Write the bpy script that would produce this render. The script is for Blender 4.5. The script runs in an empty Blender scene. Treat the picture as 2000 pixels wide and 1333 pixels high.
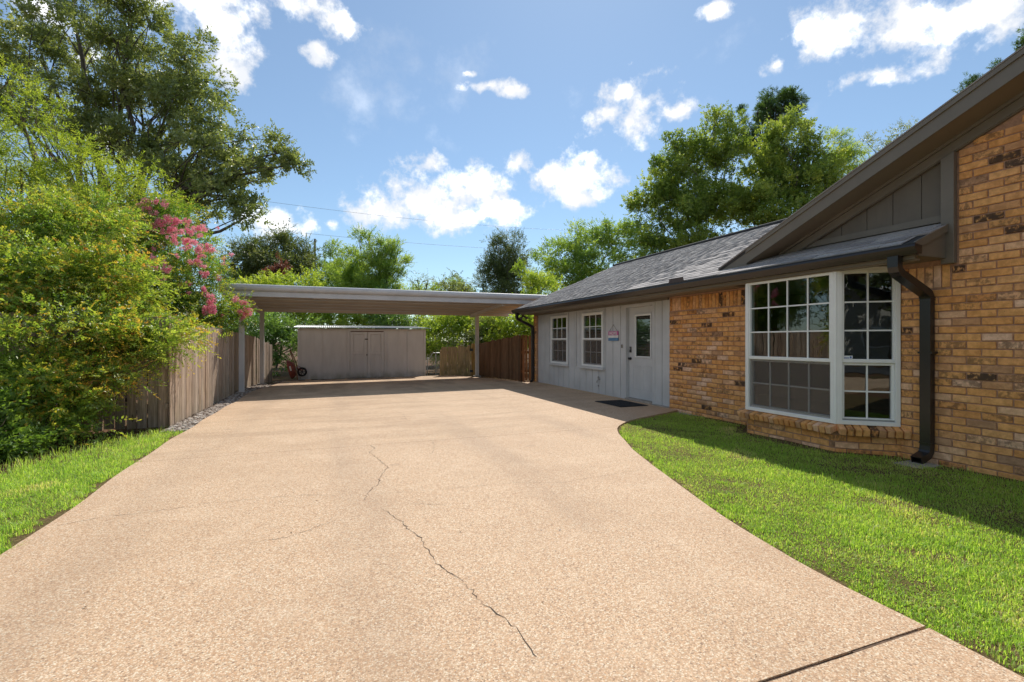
import bpy, bmesh, math, random
import numpy as np
from mathutils import Vector, Matrix

SC = bpy.context.scene
COL = SC.collection
R = random.Random(11)
rng = np.random.default_rng(5)

# ------------------------------------------------------------------ camera
CAM_H = 1.33
YAW = math.radians(20.87)
FPX = 944.0
cam_d = bpy.data.cameras.new('camera')
cam_d.lens = FPX / 2000 * 36
cam_d.sensor_width = 36
cam_d.clip_start = 0.05
cam_d.clip_end = 3000
cam = bpy.data.objects.new('camera', cam_d)
cam.location = (0, 0, CAM_H)
cam.rotation_euler = (math.pi / 2, 0, -YAW)
COL.objects.link(cam)
SC.camera = cam

# ------------------------------------------------------------------ light
SUN_DIR = Vector((0.45, 0.77, 1.0)).normalized()
SKY_STRENGTH = 0.15
EXPOSURE = 1.2
SC.view_settings.view_transform = 'Standard'
SC.view_settings.look = 'None'
SC.view_settings.gamma = 1.0
SC.view_settings.use_curve_mapping = False
SC.view_settings.exposure = EXPOSURE
SC.cycles.max_bounces = 14
SC.cycles.diffuse_bounces = 8
SC.cycles.transparent_max_bounces = 24
sun_d = bpy.data.lights.new('sun', 'SUN')
sun_d.energy = 2.15
sun_d.angle = math.radians(0.5)
sun_d.color = (1.0, 0.95, 0.87)
sun = bpy.data.objects.new('sun', sun_d)
sun.rotation_euler = SUN_DIR.to_track_quat('Z', 'Y').to_euler()
COL.objects.link(sun)


class G:
    """tiny node-graph helper"""
    def __init__(self, nt):
        self.nt = nt

    def n(self, typ, ins=None, **props):
        nd = self.nt.nodes.new(typ)
        for k, v in props.items():
            setattr(nd, k, v)
        for k, v in (ins or {}).items():
            s = nd.inputs[k]
            if isinstance(v, bpy.types.NodeSocket):
                self.nt.links.new(v, s)
            else:
                s.default_value = v
        return nd

    def m(self, op, a, b=0.0, c=0.0, clamp=False):
        nd = self.n('ShaderNodeMath', operation=op, use_clamp=clamp)
        for i, v in enumerate((a, b, c)):
            if isinstance(v, bpy.types.NodeSocket):
                self.nt.links.new(v, nd.inputs[i])
            else:
                nd.inputs[i].default_value = v
        return nd.outputs[0]

    def vm(self, op, a, b=(0, 0, 0)):
        nd = self.n('ShaderNodeVectorMath', operation=op)
        for i, v in enumerate((a, b)):
            if isinstance(v, bpy.types.NodeSocket):
                self.nt.links.new(v, nd.inputs[i])
            elif op == 'SCALE' and i == 1:
                pass
            else:
                nd.inputs[i].default_value = v
        return nd

    def ramp(self, fac, stops, interp='LINEAR'):
        nd = self.nt.nodes.new('ShaderNodeValToRGB')
        cr = nd.color_ramp
        cr.interpolation = interp
        while len(cr.elements) < len(stops):
            cr.elements.new(0.5)
        for e, (p, c) in zip(cr.elements, stops):
            e.position = p
            e.color = (c[0], c[1], c[2], 1) if len(c) == 3 else c
        if isinstance(fac, bpy.types.NodeSocket):
            self.nt.links.new(fac, nd.inputs[0])
        return nd.outputs[0]

    def mix(self, fac, a, b, blend='MIX'):
        nd = self.nt.nodes.new('ShaderNodeMix')
        nd.data_type = 'RGBA'
        nd.blend_type = blend
        for s, v in ((nd.inputs[0], fac), (nd.inputs[6], a), (nd.inputs[7], b)):
            if isinstance(v, bpy.types.NodeSocket):
                self.nt.links.new(v, s)
            else:
                s.default_value = v if not isinstance(v, (tuple, list)) or len(v) == 4 else (*v, 1)
        return nd.outputs[2]

    def noise(self, vec, scale, detail=3, rough=0.55):
        ins = {'Scale': scale, 'Detail': detail, 'Roughness': rough}
        if vec is not None:
            ins['Vector'] = vec
        return self.n('ShaderNodeTexNoise', ins)

    def smooth(self, x, lo, hi):
        nd = self.n('ShaderNodeMapRange', {'From Min': lo, 'From Max': hi}, interpolation_type='SMOOTHSTEP')
        self.nt.links.new(x, nd.inputs[0])
        return nd.outputs[0]


# ------------------------------------------------------------------ world: Nishita sky with cumulus
def at(u, v, t):
    """point seen at photo pixel (u, v), t metres along the camera axis"""
    xr = (u - 1000) / FPX
    return Vector((t * (xr * math.cos(YAW) + math.sin(YAW)), t * (math.cos(YAW) - xr * math.sin(YAW)),
                   CAM_H + (666.5 - v) / FPX * t))


def azel(u, v):
    d = (at(u, v, 1.0) - Vector((0, 0, CAM_H))).normalized()
    return math.atan2(d.x, d.y), math.asin(d.z)


world = bpy.data.worlds.new('World')
SC.world = world
world.use_nodes = True
wt = world.node_tree
for n_ in list(wt.nodes):
    wt.nodes.remove(n_)
g = G(wt)
sky = wt.nodes.new('ShaderNodeTexSky')
sky.sky_type = 'NISHITA'
sky.sun_disc = False
sky.sun_elevation = math.asin(SUN_DIR.z)
sky.sun_rotation = math.atan2(SUN_DIR.x, SUN_DIR.y)
sky.altitude = 100
sky.air_density = 1.0
sky.dust_density = 0.15
sky.ozone_density = 1.6
tc = wt.nodes.new('ShaderNodeTexCoord')
dvec = tc.outputs['Generated']
sx = g.n('ShaderNodeSeparateXYZ', {0: dvec})
az = g.m('ARCTAN2', sx.outputs[0], sx.outputs[1])
el = g.m('ARCSINE', sx.outputs[2])
ae = g.n('ShaderNodeCombineXYZ', {0: az, 1: el, 2: 0.0}).outputs[0]
# (u, v, half width px, half height px) of the cumulus seen in the photograph
CLOUDS = [(740, 400, 85, 48), (850, 385, 130, 58), (935, 365, 80, 55), (845, 318, 35, 24), (890, 430, 90, 30), (980, 410, 70, 30),
          (1015, 325, 48, 30), (1070, 345, 60, 32), (1140, 350, 85, 50), (1130, 385, 45, 22),
          (1240, 220, 75, 70), (1215, 195, 55, 40), (1320, 215, 50, 28), (1190, 225, 40, 26),
          (960, 175, 55, 15), (925, 150, 26, 9), (1000, 185, 38, 12),
          (430, 60, 110, 80), (390, 0, 160, 70), (450, 130, 60, 40), (600, 20, 90, 36), (660, 50, 45, 40), (630, 105, 36, 24),
          (500, 420, 50, 32), (545, 440, 60, 36), (600, 445, 30, 24), (645, 437, 18, 12),
          (1390, 25, 42, 16), (1640, 70, 110, 70), (1760, 60, 150, 70), (1900, 40, 200, 70), (1690, 150, 80, 34),
          (1590, 60, 55, 40), (1520, 120, 30, 26), (100, 20, 80, 60), (205, 260, 26, 40), (170, 100, 40, 30)]
ell = []
for (u, v, a, b) in CLOUDS:
    c = azel(u, v)
    l, r_ = azel(u - a, v), azel(u + a, v)
    t_, b_ = azel(u, v - b), azel(u, v + b)
    ell.append((c[0], c[1], abs(r_[0] - l[0]) / 2, abs(t_[1] - b_[1]) / 2))
rc = random.Random(3)
for k in range(34):          # the same kind of sky carries on all round
    a0 = rc.uniform(0.95, 5.2)
    a0 = a0 if a0 < math.pi else a0 - 2 * math.pi
    e0 = rc.uniform(0.12, 0.95)
    wd = rc.uniform(0.08, 0.26)
    ell.append((a0, e0, wd, wd * rc.uniform(0.35, 0.6)))
    ell.append((a0 + wd * .7, e0 + wd * 0.15, wd * .6, wd * 0.4))
warp = g.noise(dvec, 9.0, 2, 0.5).outputs['Color']
wv = g.vm('SUBTRACT', warp, (0.5, 0.5, 0.5)).outputs[0]
wvs = g.vm('MULTIPLY', wv, (0.05, 0.04, 0)).outputs[0]
aew = g.vm('ADD', ae, wvs).outputs[0]
acc = None
for (a0, e0, ra, re_) in ell:
    d_ = g.vm('SUBTRACT', aew, (a0, e0, 0)).outputs[0]
    q_ = g.vm('MULTIPLY', d_, (1 / ra, 1 / re_, 0)).outputs[0]
    L_ = g.vm('LENGTH', q_).outputs['Value']
    acc = L_ if acc is None else g.m('SMOOTH_MIN', acc, L_, 0.25)
fb = g.noise(dvec, 13.0, 8, 0.6).outputs[0]
fb2 = g.noise(dvec, 42.0, 6, 0.62).outputs[0]
edge = g.m('ADD', g.m('MULTIPLY', g.m('SUBTRACT', fb, 0.5), 2.7), g.m('MULTIPLY', g.m('SUBTRACT', fb2, 0.5), 1.7))
dens = g.m('ADD', g.m('SUBTRACT', 1.02, acc), edge)
cover = g.smooth(dens, -0.05, 0.80)
wisp = g.m('MULTIPLY', g.smooth(g.noise(dvec, 5.0, 7, 0.62).outputs[0], 0.58, 0.78), 0.22)
cover = g.m('MAXIMUM', g.m('MULTIPLY', cover, 0.96), wisp)
lob = g.noise(dvec, 15.0, 5, 0.52).outputs[0]
thick = g.smooth(g.m('ADD', lob, g.m('MULTIPLY', g.smooth(dens, 0.3, 1.2), 0.16)), 0.44, 0.78)
ccol = g.mix(thick, (2.75, 2.82, 2.95), (5.6, 5.6, 5.6))
skyc = g.mix(1.0, sky.outputs[0], (0.315, 0.365, 0.38), 'MULTIPLY')
skyc = g.mix(0.18, skyc, (1.75, 2.1, 2.45))
full = g.mix(cover, skyc, ccol)
bg = g.n('ShaderNodeBackground', {'Color': full, 'Strength': SKY_STRENGTH})
wo = g.n('ShaderNodeOutputWorld', {'Surface': bg.outputs[0]})


# ------------------------------------------------------------------ helpers: objects
WM = {}          # world matrix of parents


def world_of(o):
    return WM.get(o.name, Matrix.Identity(4))


def adopt(o, parent):
    if parent is not None:
        o.parent = parent
        o.matrix_parent_inverse = world_of(parent).inverted()


def thing(name, label, cat, loc=(0, 0, 0), group=None, kind=None):
    o = bpy.data.objects.new(name, None)
    o.empty_display_size = 0.2
    o.location = loc
    COL.objects.link(o)
    WM[o.name] = Matrix.Translation(loc)
    tag(o, label, cat, group, kind)
    return o


def tag(o, label=None, cat=None, group=None, kind=None):
    if label:
        o['label'] = label
    if cat:
        o['category'] = cat
    if group:
        o['group'] = group
    if kind:
        o['kind'] = kind
    return o


def put(name, mesh, parent=None, mw=None):
    o = bpy.data.objects.new(name, mesh)
    if mw is not None:
        o.matrix_basis = mw
    COL.objects.link(o)
    adopt(o, parent)
    return o


class MB:
    def __init__(self):
        self.v, self.f = [], []

    def add(self, vs, fs):
        o = len(self.v)
        self.v += [tuple(p) for p in vs]
        self.f += [tuple(i + o for i in q) for q in fs]
        return self

    def hexa(self, p):
        return self.add(p, [(0, 3, 2, 1), (4, 5, 6, 7), (0, 1, 5, 4), (1, 2, 6, 5), (2, 3, 7, 6), (3, 0, 4, 7)])

    def box(self, x0, x1, y0, y1, z0, z1):
        return self.hexa([(x0, y0, z0), (x1, y0, z0), (x1, y1, z0), (x0, y1, z0),
                          (x0, y0, z1), (x1, y0, z1), (x1, y1, z1), (x0, y1, z1)])

    def prism(self, poly, vec):
        n = len(poly)
        a = [Vector(p) for p in poly]
        vec = Vector(vec)
        b = [p + vec for p in a]
        return self.add(a + b, [tuple(range(n))[::-1], tuple(range(n, 2 * n))] +
                        [(i, (i + 1) % n, n + (i + 1) % n, n + i) for i in range(n)])

    def tube(self, pts, rad, n=8, caps=True):
        pts = [Vector(p) for p in pts]
        if not isinstance(rad, (list, tuple)):
            rad = [rad] * len(pts)
        rings = []
        ref = None
        for i, p in enumerate(pts):
            d = (pts[min(i + 1, len(pts) - 1)] - pts[max(i - 1, 0)])
            d = d.normalized() if d.length > 1e-9 else Vector((0, 0, 1))
            if ref is None:
                ref = Vector((1, 0, 0)) if abs(d.x) < 0.8 else Vector((0, 1, 0))
            a = (ref - d * ref.dot(d)).normalized()
            ref = a
            b = d.cross(a)
            rings.append([p + (a * math.cos(2 * math.pi * k / n) + b * math.sin(2 * math.pi * k / n)) * rad[i] for k in range(n)])
        vs = [q for r_ in rings for q in r_]
        fs = []
        for i in range(len(pts) - 1):
            for k in range(n):
                k2 = (k + 1) % n
                fs.append((i * n + k, i * n + k2, (i + 1) * n + k2, (i + 1) * n + k))
        if caps:
            fs.append(tuple(range(n))[::-1])
            fs.append(tuple((len(pts) - 1) * n + k for k in range(n)))
        return self.add(vs, fs)

    def mesh(self, name, mat, bevel=0, smooth=False, seg=1):
        me = bpy.data.meshes.new(name)
        me.from_pydata(self.v, [], self.f)
        bm = bmesh.new()
        bm.from_mesh(me)
        bmesh.ops.recalc_face_normals(bm, faces=bm.faces)
        if bevel:
            bmesh.ops.bevel(bm, geom=bm.edges[:], offset=bevel, segments=seg, affect='EDGES', clamp_overlap=True)
        if smooth:
            for f_ in bm.faces:
                f_.smooth = True
        bm.to_mesh(me)
        bm.free()
        me.materials.append(mat)
        return me

    def build(self, name, mat, parent=None, bevel=0, smooth=False, seg=1):
        return put(name, self.mesh(name, mat, bevel, smooth, seg), parent)

    def local(self, mw):
        self.v = [tuple(mw @ Vector(p)) for p in self.v]
        return self


def np_mesh(name, verts, tris, mat, attrs=None, smooth=False):
    """fast mesh from numpy arrays; attrs: {name: per-vertex float array}"""
    me = bpy.data.meshes.new(name)
    nv, nf = len(verts), len(tris)
    k = tris.shape[1]
    me.vertices.add(nv)
    me.vertices.foreach_set('co', np.ascontiguousarray(verts, dtype=np.float32).ravel())
    me.loops.add(nf * k)
    me.loops.foreach_set('vertex_index', np.ascontiguousarray(tris, dtype=np.int32).ravel())
    me.polygons.add(nf)
    me.polygons.foreach_set('loop_start', np.arange(nf, dtype=np.int32) * k)
    me.polygons.foreach_set('loop_total', np.full(nf, k, dtype=np.int32))
    if smooth:
        me.polygons.foreach_set('use_smooth', np.ones(nf, dtype=bool))
    for an, arr in (attrs or {}).items():
        a_ = me.attributes.new(an, 'FLOAT', 'POINT')
        a_.data.foreach_set('value', np.ascontiguousarray(arr, dtype=np.float32))
    me.materials.append(mat)
    me.update(calc_edges=True)
    return me


def frame_mat(o, ux, uy, uz):
    return Matrix(((ux[0], uy[0], uz[0], o[0]), (ux[1], uy[1], uz[1], o[1]), (ux[2], uy[2], uz[2], o[2]), (0, 0, 0, 1)))


def sst(x, a, b):
    t = min(1, max(0, (x - a) / (b - a)))
    return t * t * (3 - 2 * t)


def gz(x, y):
    """height of the paving and soil: level by the house, falling gently to the left and rear"""
    return (-0.08 * sst(y, 6, 14) * min(1.5, max(0, (5.5 - x) / 7.5)) - 0.05 * sst(y, 14.5, 19.5))


def view_size(p, n):
    """rough size in the picture of a piece at p facing n (0 when outside the frame)"""
    d = Vector(p) - Vector((0, 0, CAM_H))
    f = d.x * math.sin(YAW) + d.y * math.cos(YAW)
    r_ = d.x * math.cos(YAW) - d.y * math.sin(YAW)
    if f < 0.3 or abs(r_ / f) > 1.1 or abs(d.z / f) > 0.74:
        return 0.0
    return max(0.02, -d.normalized().dot(n)) / (f * f)


def scatter_pieces(name, pieces, variants, mat, parent, limit, budget=[0]):
    """pieces: (variant, matrix, size). The `limit` largest become objects sharing mesh data; the rest one joined part."""
    pieces = sorted(pieces, key=lambda p: -p[2])
    for vi, mw, s in pieces[:limit]:
        put(name, variants[vi], parent, mw)
    rest = pieces[limit:]
    if not rest:
        return
    cache = []
    for me in variants:
        co = np.empty(len(me.vertices) * 3, np.float32)
        me.vertices.foreach_get('co', co)
        me.calc_loop_triangles()
        tr = np.empty(len(me.loop_triangles) * 3, np.int32)
        me.loop_triangles.foreach_get('vertices', tr)
        cache.append((co.reshape(-1, 3), tr.reshape(-1, 3)))
    V, T, o = [], [], 0
    for vi, mw, s in rest:
        co, tr = cache[vi]
        m_ = np.array(mw)
        V.append(co @ m_[:3, :3].T + m_[:3, 3])
        T.append(tr + o)
        o += len(co)
    me = np_mesh(name + '_field', np.vstack(V), np.vstack(T), mat)
    ob = put(name + '_field', me, parent)
    ob['kind'] = 'stuff'


# ------------------------------------------------------------------ materials
def mat(name):
    m = bpy.data.materials.new(name)
    m.use_nodes = True
    b = m.node_tree.nodes['Principled BSDF']
    return m, G(m.node_tree), b


def setb(g_, b, **kw):
    names = {'col': 'Base Color', 'rough': 'Roughness', 'metal': 'Metallic', 'spec': 'Specular IOR Level', 'normal': 'Normal'}
    for k, v in kw.items():
        s = b.inputs[names[k]]
        if isinstance(v, bpy.types.NodeSocket):
            g_.nt.links.new(v, s)
        else:
            s.default_value = (*v, 1) if isinstance(v, tuple) and len(v) == 3 else v


def coord(g_, kind='Object'):
    return g_.n('ShaderNodeTexCoord').outputs[kind]


def bump(g_, h, strength, dist=0.01):
    return g_.n('ShaderNodeBump', {'Height': h, 'Strength': strength, 'Distance': dist}).outputs[0]


def piece_random(g_):
    """a random number per object and per loose piece"""
    a = g_.n('ShaderNodeObjectInfo').outputs['Random']
    b = g_.n('ShaderNodeNewGeometry').outputs['Random Per Island']
    return g_.m('FRACT', g_.m('ADD', a, b))


def shift(g_, vec, r):
    rr = g_.m('MULTIPLY', r, 37.0)
    c = g_.n('ShaderNodeCombineXYZ', {0: rr, 1: g_.m('MULTIPLY', rr, 1.7), 2: g_.m('MULTIPLY', rr, 0.6)}).outputs[0]
    return g_.vm('ADD', vec, c).outputs[0]


def paint(name, col, var=0.08, rough=0.5, scale=3.0, grain=None, bumps=0.12):
    m, q, b = mat(name)
    p = coord(q)
    n1 = q.noise(p, scale, 5, 0.6).outputs[0]
    c = q.mix(q.smooth(n1, 0.3, 0.7), tuple(x * (1 - var) for x in col), tuple(x * (1 + var) for x in col))
    if grain:
        st = q.vm('MULTIPLY', p, grain).outputs[0]
        n2 = q.noise(st, 1.0, 4, 0.6).outputs[0]
        c = q.mix(q.m('MULTIPLY', q.smooth(n2, 0.55, 0.75), 0.25), c, tuple(x * 0.7 for x in col))
        setb(q, b, normal=bump(q, n2, bumps, 0.004))
    else:
        setb(q, b, normal=bump(q, q.noise(p, 60, 3).outputs[0], bumps * 0.5, 0.002))
    setb(q, b, col=c, rough=rough)
    return m


def mat_aggregate():
    m, q, b = mat('exposed aggregate')
    p = coord(q)
    v1 = q.n('ShaderNodeTexVoronoi', {'Vector': p, 'Scale': 150.0}, feature='F1')
    cid = q.n('ShaderNodeSeparateColor', {0: v1.outputs['Color']}).outputs[0]
    peb = q.ramp(cid, [(0.0, (0.25, 0.155, 0.095)), (0.1, (0.45, 0.275, 0.16)), (0.3, (0.546, 0.325, 0.175)), (0.5, (0.635, 0.400, 0.225)),
                       (0.72, (0.711, 0.499, 0.310)), (0.9, (0.800, 0.661, 0.460)), (1.0, (0.610, 0.313, 0.140))])
    v2 = q.n('ShaderNodeTexVoronoi', {'Vector': p, 'Scale': 55.0}, feature='F1')
    cid2 = q.n('ShaderNodeSeparateColor', {0: v2.outputs['Color']}).outputs[1]
    big = q.m('MULTIPLY', q.smooth(cid2, 0.90, 0.92), q.m('LESS_THAN', v2.outputs['Distance'], 0.36))
    peb = q.mix(q.m('MULTIPLY', big, 0.5), peb, (0.800, 0.673, 0.490))
    gap = q.smooth(v1.outputs['Distance'], 0.42, 0.72)
    c = q.mix(q.m('MULTIPLY', gap, 0.55), peb, (0.432, 0.273, 0.155))
    n5 = q.noise(p, 48, 4, 0.7).outputs[0]
    c = q.mix(1.0, c, q.ramp(n5, [(0.3, (0.80, 0.79, 0.77)), (0.5, (1.0, 1.0, 1.0)), (0.7, (1.12, 1.13, 1.16))]), 'MULTIPLY')
    # broad blotches, long water stains and tyre wear
    n1 = q.noise(p, 0.7, 5, 0.6).outputs[0]
    c = q.mix(q.m('MULTIPLY', q.smooth(n1, 0.42, 0.72), 0.30), c, (0.381, 0.232, 0.130))
    n3 = q.noise(p, 2.6, 4, 0.6).outputs[0]
    c = q.mix(q.m('MULTIPLY', q.smooth(n3, 0.5, 0.75), 0.22), c, (0.787, 0.568, 0.370))
    c = q.mix(1.0, c, (0.96, 1.005, 1.075, 1), 'MULTIPLY')
    lane = q.m('ABSOLUTE', q.m('SUBTRACT', q.m('FRACT', q.m('MULTIPLY', q.m('ADD', q.n('ShaderNodeSeparateXYZ', {0: p}).outputs[0], 0.55), 0.62)), 0.5))
    ln = q.noise(q.vm('MULTIPLY', p, (1.2, 0.25, 1)).outputs[0], 1.0, 5, 0.6).outputs[0]
    c = q.mix(q.m('MULTIPLY', q.m('MULTIPLY', q.smooth(lane, 0.22, 0.06), q.smooth(ln, 0.35, 0.65)), 0.22), c, (0.24, 0.17, 0.12))
    spt = q.n('ShaderNodeTexVoronoi', {'Vector': p, 'Scale': 1.1}, feature='F1')
    sp = q.m('MULTIPLY', q.m('LESS_THAN', q.m('ADD', spt.outputs['Distance'], q.m('MULTIPLY', q.noise(p, 9, 4).outputs[0], 0.12)), 0.125), 0.16)
    c = q.mix(sp, c, (0.12, 0.09, 0.07))
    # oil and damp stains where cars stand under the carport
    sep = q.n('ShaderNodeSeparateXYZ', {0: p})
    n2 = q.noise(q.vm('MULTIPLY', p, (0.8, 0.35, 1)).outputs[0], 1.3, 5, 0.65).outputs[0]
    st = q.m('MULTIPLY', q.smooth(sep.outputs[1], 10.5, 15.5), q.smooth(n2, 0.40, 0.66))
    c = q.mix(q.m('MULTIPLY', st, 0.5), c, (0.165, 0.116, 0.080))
    rows = q.noise(q.vm('MULTIPLY', p, (0.35, 2.0, 1)).outputs[0], 1.0, 4, 0.6).outputs[0]
    band = q.m('MULTIPLY', q.smooth(sep.outputs[1], 5.5, 7.2), q.smooth(rows, 0.42, 0.68))
    c = q.mix(q.m('MULTIPLY', band, 0.35), c, (0.318, 0.209, 0.125))
    h = q.m('SUBTRACT', 1.0, v1.outputs['Distance'])
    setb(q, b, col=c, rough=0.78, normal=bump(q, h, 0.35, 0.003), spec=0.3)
    return m


def mat_brick():
    m, q, b = mat('fired brick')
    r = piece_random(q)
    p = shift(q, coord(q), r)
    base = q.ramp(r, [(0.0, (0.68, 0.32, 0.115)), (0.2, (0.76, 0.38, 0.135)), (0.4, (0.80, 0.42, 0.16)), (0.55, (0.80, 0.45, 0.21)),
                      (0.68, (0.80, 0.53, 0.37)), (0.82, (0.77, 0.39, 0.15)), (0.93, (0.62, 0.33, 0.16)), (1.0, (0.46, 0.27, 0.16))])
    n1 = q.noise(p, 14, 5, 0.65).outputs[0]
    c = q.mix(q.smooth(n1, 0.35, 0.7), q.mix(1.0, base, (0.78, 0.74, 0.70), 'MULTIPLY'), q.mix(1.0, base, (1.12, 1.12, 1.12), 'MULTIPLY'))
    r2 = q.m('FRACT', q.m('MULTIPLY', r, 17.31))
    n2 = q.noise(p, 16, 6, 0.7).outputs[0]
    ch = q.m('MULTIPLY', q.smooth(n2, 0.44, 0.58), q.m('LESS_THAN', r2, 0.24))
    c = q.mix(q.m('MULTIPLY', ch, 0.62), c, (0.11, 0.065, 0.042))
    burnt = q.m('MULTIPLY', q.smooth(n2, 0.38, 0.5), q.m('LESS_THAN', r2, 0.045))
    c = q.mix(q.m('MULTIPLY', burnt, 0.85), c, (0.045, 0.032, 0.027))
    n4 = q.noise(p, 70, 3, 0.6).outputs[0]
    c = q.mix(q.m('MULTIPLY', q.smooth(n4, 0.6, 0.72), 0.35), c, (0.16, 0.09, 0.045))
    setb(q, b, col=c, rough=0.85, spec=0.2,
         normal=bump(q, q.m('ADD', q.noise(p, 40, 5, 0.7).outputs[0], q.m('MULTIPLY', n1, 0.7)), 0.5, 0.006))
    return m


def mat_wood(name, cols, grain=(40, 40, 2.2), mould=0.0, fresh=0.0):
    m, q, b = mat(name)
    r = piece_random(q)
    p0 = coord(q)
    p = shift(q, p0, r)
    base = q.ramp(r, [(i / (len(cols) - 1), c) for i, c in enumerate(cols)])
    st = q.vm('MULTIPLY', p, grain).outputs[0]
    n1 = q.noise(st, 1.0, 5, 0.65).outputs[0]
    c = q.mix(q.smooth(n1, 0.36, 0.68), q.mix(1.0, base, (0.62, 0.6, 0.58), 'MULTIPLY'), q.mix(1.0, base, (1.15, 1.14, 1.12), 'MULTIPLY'))
    n2 = q.noise(p, 2.6, 4, 0.6).outputs[0]
    c = q.mix(q.m('MULTIPLY', q.smooth(n2, 0.45, 0.7), 0.5), c, q.mix(1.0, base, (0.7, 0.72, 0.72), 'MULTIPLY'))
    kn = q.n('ShaderNodeTexVoronoi', {'Vector': q.vm('MULTIPLY', p, (6, 6, 1.4)).outputs[0], 'Scale': 1.0}, feature='F1').outputs['Distance']
    c = q.mix(q.m('MULTIPLY', q.m('LESS_THAN', kn, 0.09), 0.7), c, (0.06, 0.035, 0.02))
    if mould:
        sep = q.n('ShaderNodeSeparateXYZ', {0: p0})
        lo = q.m('SUBTRACT', 1.0, q.smooth(sep.outputs[2], 0.0, 0.9))
        nm = q.noise(p, 3.0, 4, 0.6).outputs[0]
        c = q.mix(q.m('MULTIPLY', q.m('MULTIPLY', lo, q.smooth(nm, 0.35, 0.65)), mould), c, (0.10, 0.12, 0.03))
    setb(q, b, col=c, rough=0.85, spec=0.15, normal=bump(q, n1, 0.5, 0.004))
    return m


def mat_shingle():
    m, q, b = mat('asphalt shingle')
    r = piece_random(q)
    p = coord(q)
    c = q.ramp(r, [(0.0, (0.23, 0.212, 0.205)), (0.3, (0.31, 0.288, 0.275)), (0.6, (0.38, 0.35, 0.332)), (1.0, (0.45, 0.415, 0.39))])
    n = q.noise(shift(q, p, r), 160, 2, 0.6).outputs[0]
    c = q.mix(q.smooth(n, 0.35, 0.65), q.mix(1.0, c, (0.65, 0.65, 0.65), 'MULTIPLY'), q.mix(1.0, c, (1.3, 1.3, 1.3), 'MULTIPLY'))
    n2 = q.noise(p, 1.0, 4).outputs[0]
    c = q.mix(q.m('MULTIPLY', q.smooth(n2, 0.4, 0.7), 0.25), c, (0.12, 0.115, 0.12))
    setb(q, b, col=c, rough=0.92, spec=0.2, normal=bump(q, n, 0.6, 0.003))
    return m


def mat_glass():
    m = bpy.data.materials.new('window glass')
    m.use_nodes = True
    nt = m.node_tree
    for n_ in list(nt.nodes):
        nt.nodes.remove(n_)
    q = G(nt)
    lw = q.n('ShaderNodeLayerWeight', {'Blend': 0.5}).outputs['Facing']
    f5 = q.m('POWER', lw, 4.5)
    fac = q.m('ADD', 0.085, q.m('MULTIPLY', f5, 0.85), clamp=True)
    wob = q.noise(q.n('ShaderNodeTexCoord').outputs['Object'], 2.2, 2).outputs[0]
    nb = q.n('ShaderNodeBump', {'Height': wob, 'Strength': 0.05, 'Distance': 0.02}).outputs[0]
    tr = q.n('ShaderNodeBsdfTransparent', {'Color': (0.72, 0.76, 0.76, 1)})
    gl = q.n('ShaderNodeBsdfGlossy', {'Color': (0.92, 0.95, 0.95, 1), 'Roughness': 0.0, 'Normal': nb})
    mx = q.n('ShaderNodeMixShader', {0: fac, 1: tr.outputs[0], 2: gl.outputs[0]})
    q.n('ShaderNodeOutputMaterial', {'Surface': mx.outputs[0]})
    return m


def mat_screen():
    m = bpy.data.materials.new('insect screen')
    m.use_nodes = True
    nt = m.node_tree
    for n_ in list(nt.nodes):
        nt.nodes.remove(n_)
    q = G(nt)
    tr = q.n('ShaderNodeBsdfTransparent', {'Color': (1, 1, 1, 1)})
    df = q.n('ShaderNodeBsdfDiffuse', {'Color': (0.17, 0.145, 0.13, 1)})
    mx = q.n('ShaderNodeMixShader', {0: 0.33, 1: tr.outputs[0], 2: df.outputs[0]})
    q.n('ShaderNodeOutputMaterial', {'Surface': mx.outputs[0]})
    return m


def mat_leaf(name, stops, tips=None, trans=0.38, rough=0.45, spec=0.4, ttint=(2.1, 2.0, 0.85)):
    """stops: colour by per-leaf tint; tips: colour of the young leaves at the shoot ends"""
    m = bpy.data.materials.new(name)
    m.use_nodes = True
    nt = m.node_tree
    q = G(nt)
    b = nt.nodes['Principled BSDF']
    ti = q.n('ShaderNodeAttribute', attribute_name='tint').outputs['Fac']
    c = q.ramp(ti, [(i / (len(stops) - 1), s) for i, s in enumerate(stops)])
    if tips:
        tp = q.n('ShaderNodeAttribute', attribute_name='tip').outputs['Fac']
        n = q.noise(coord(q), 1.1, 3).outputs[0]
        k = q.m('MULTIPLY', q.smooth(tp, 0.42, 0.85), q.smooth(n, 0.36, 0.60))
        tc_ = q.ramp(ti, [(i / (len(tips) - 1), s) for i, s in enumerate(tips)])
        c = q.mix(k, c, tc_)
    setb(q, b, col=c, rough=rough, spec=spec)
    t_ = q.n('ShaderNodeBsdfTranslucent', {'Color': q.mix(1.0, c, ttint, 'MULTIPLY')})
    mx = q.n('ShaderNodeMixShader', {0: min(0.55, trans + 0.12), 1: b.outputs[0], 2: t_.outputs[0]})
    nt.links.new(mx.outputs[0], nt.nodes['Material Output'].inputs['Surface'])
    return m


def mat_bark(name, c0, c1):
    m, q, b = mat(name)
    p = coord(q)
    n = q.noise(q.vm('MULTIPLY', p, (9, 9, 2)).outputs[0], 1.5, 6, 0.7).outputs[0]
    setb(q, b, col=q.ramp(n, [(0.3, c0), (0.7, c1)]), rough=0.95, spec=0.1, normal=bump(q, n, 0.8, 0.03))
    return m


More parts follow.
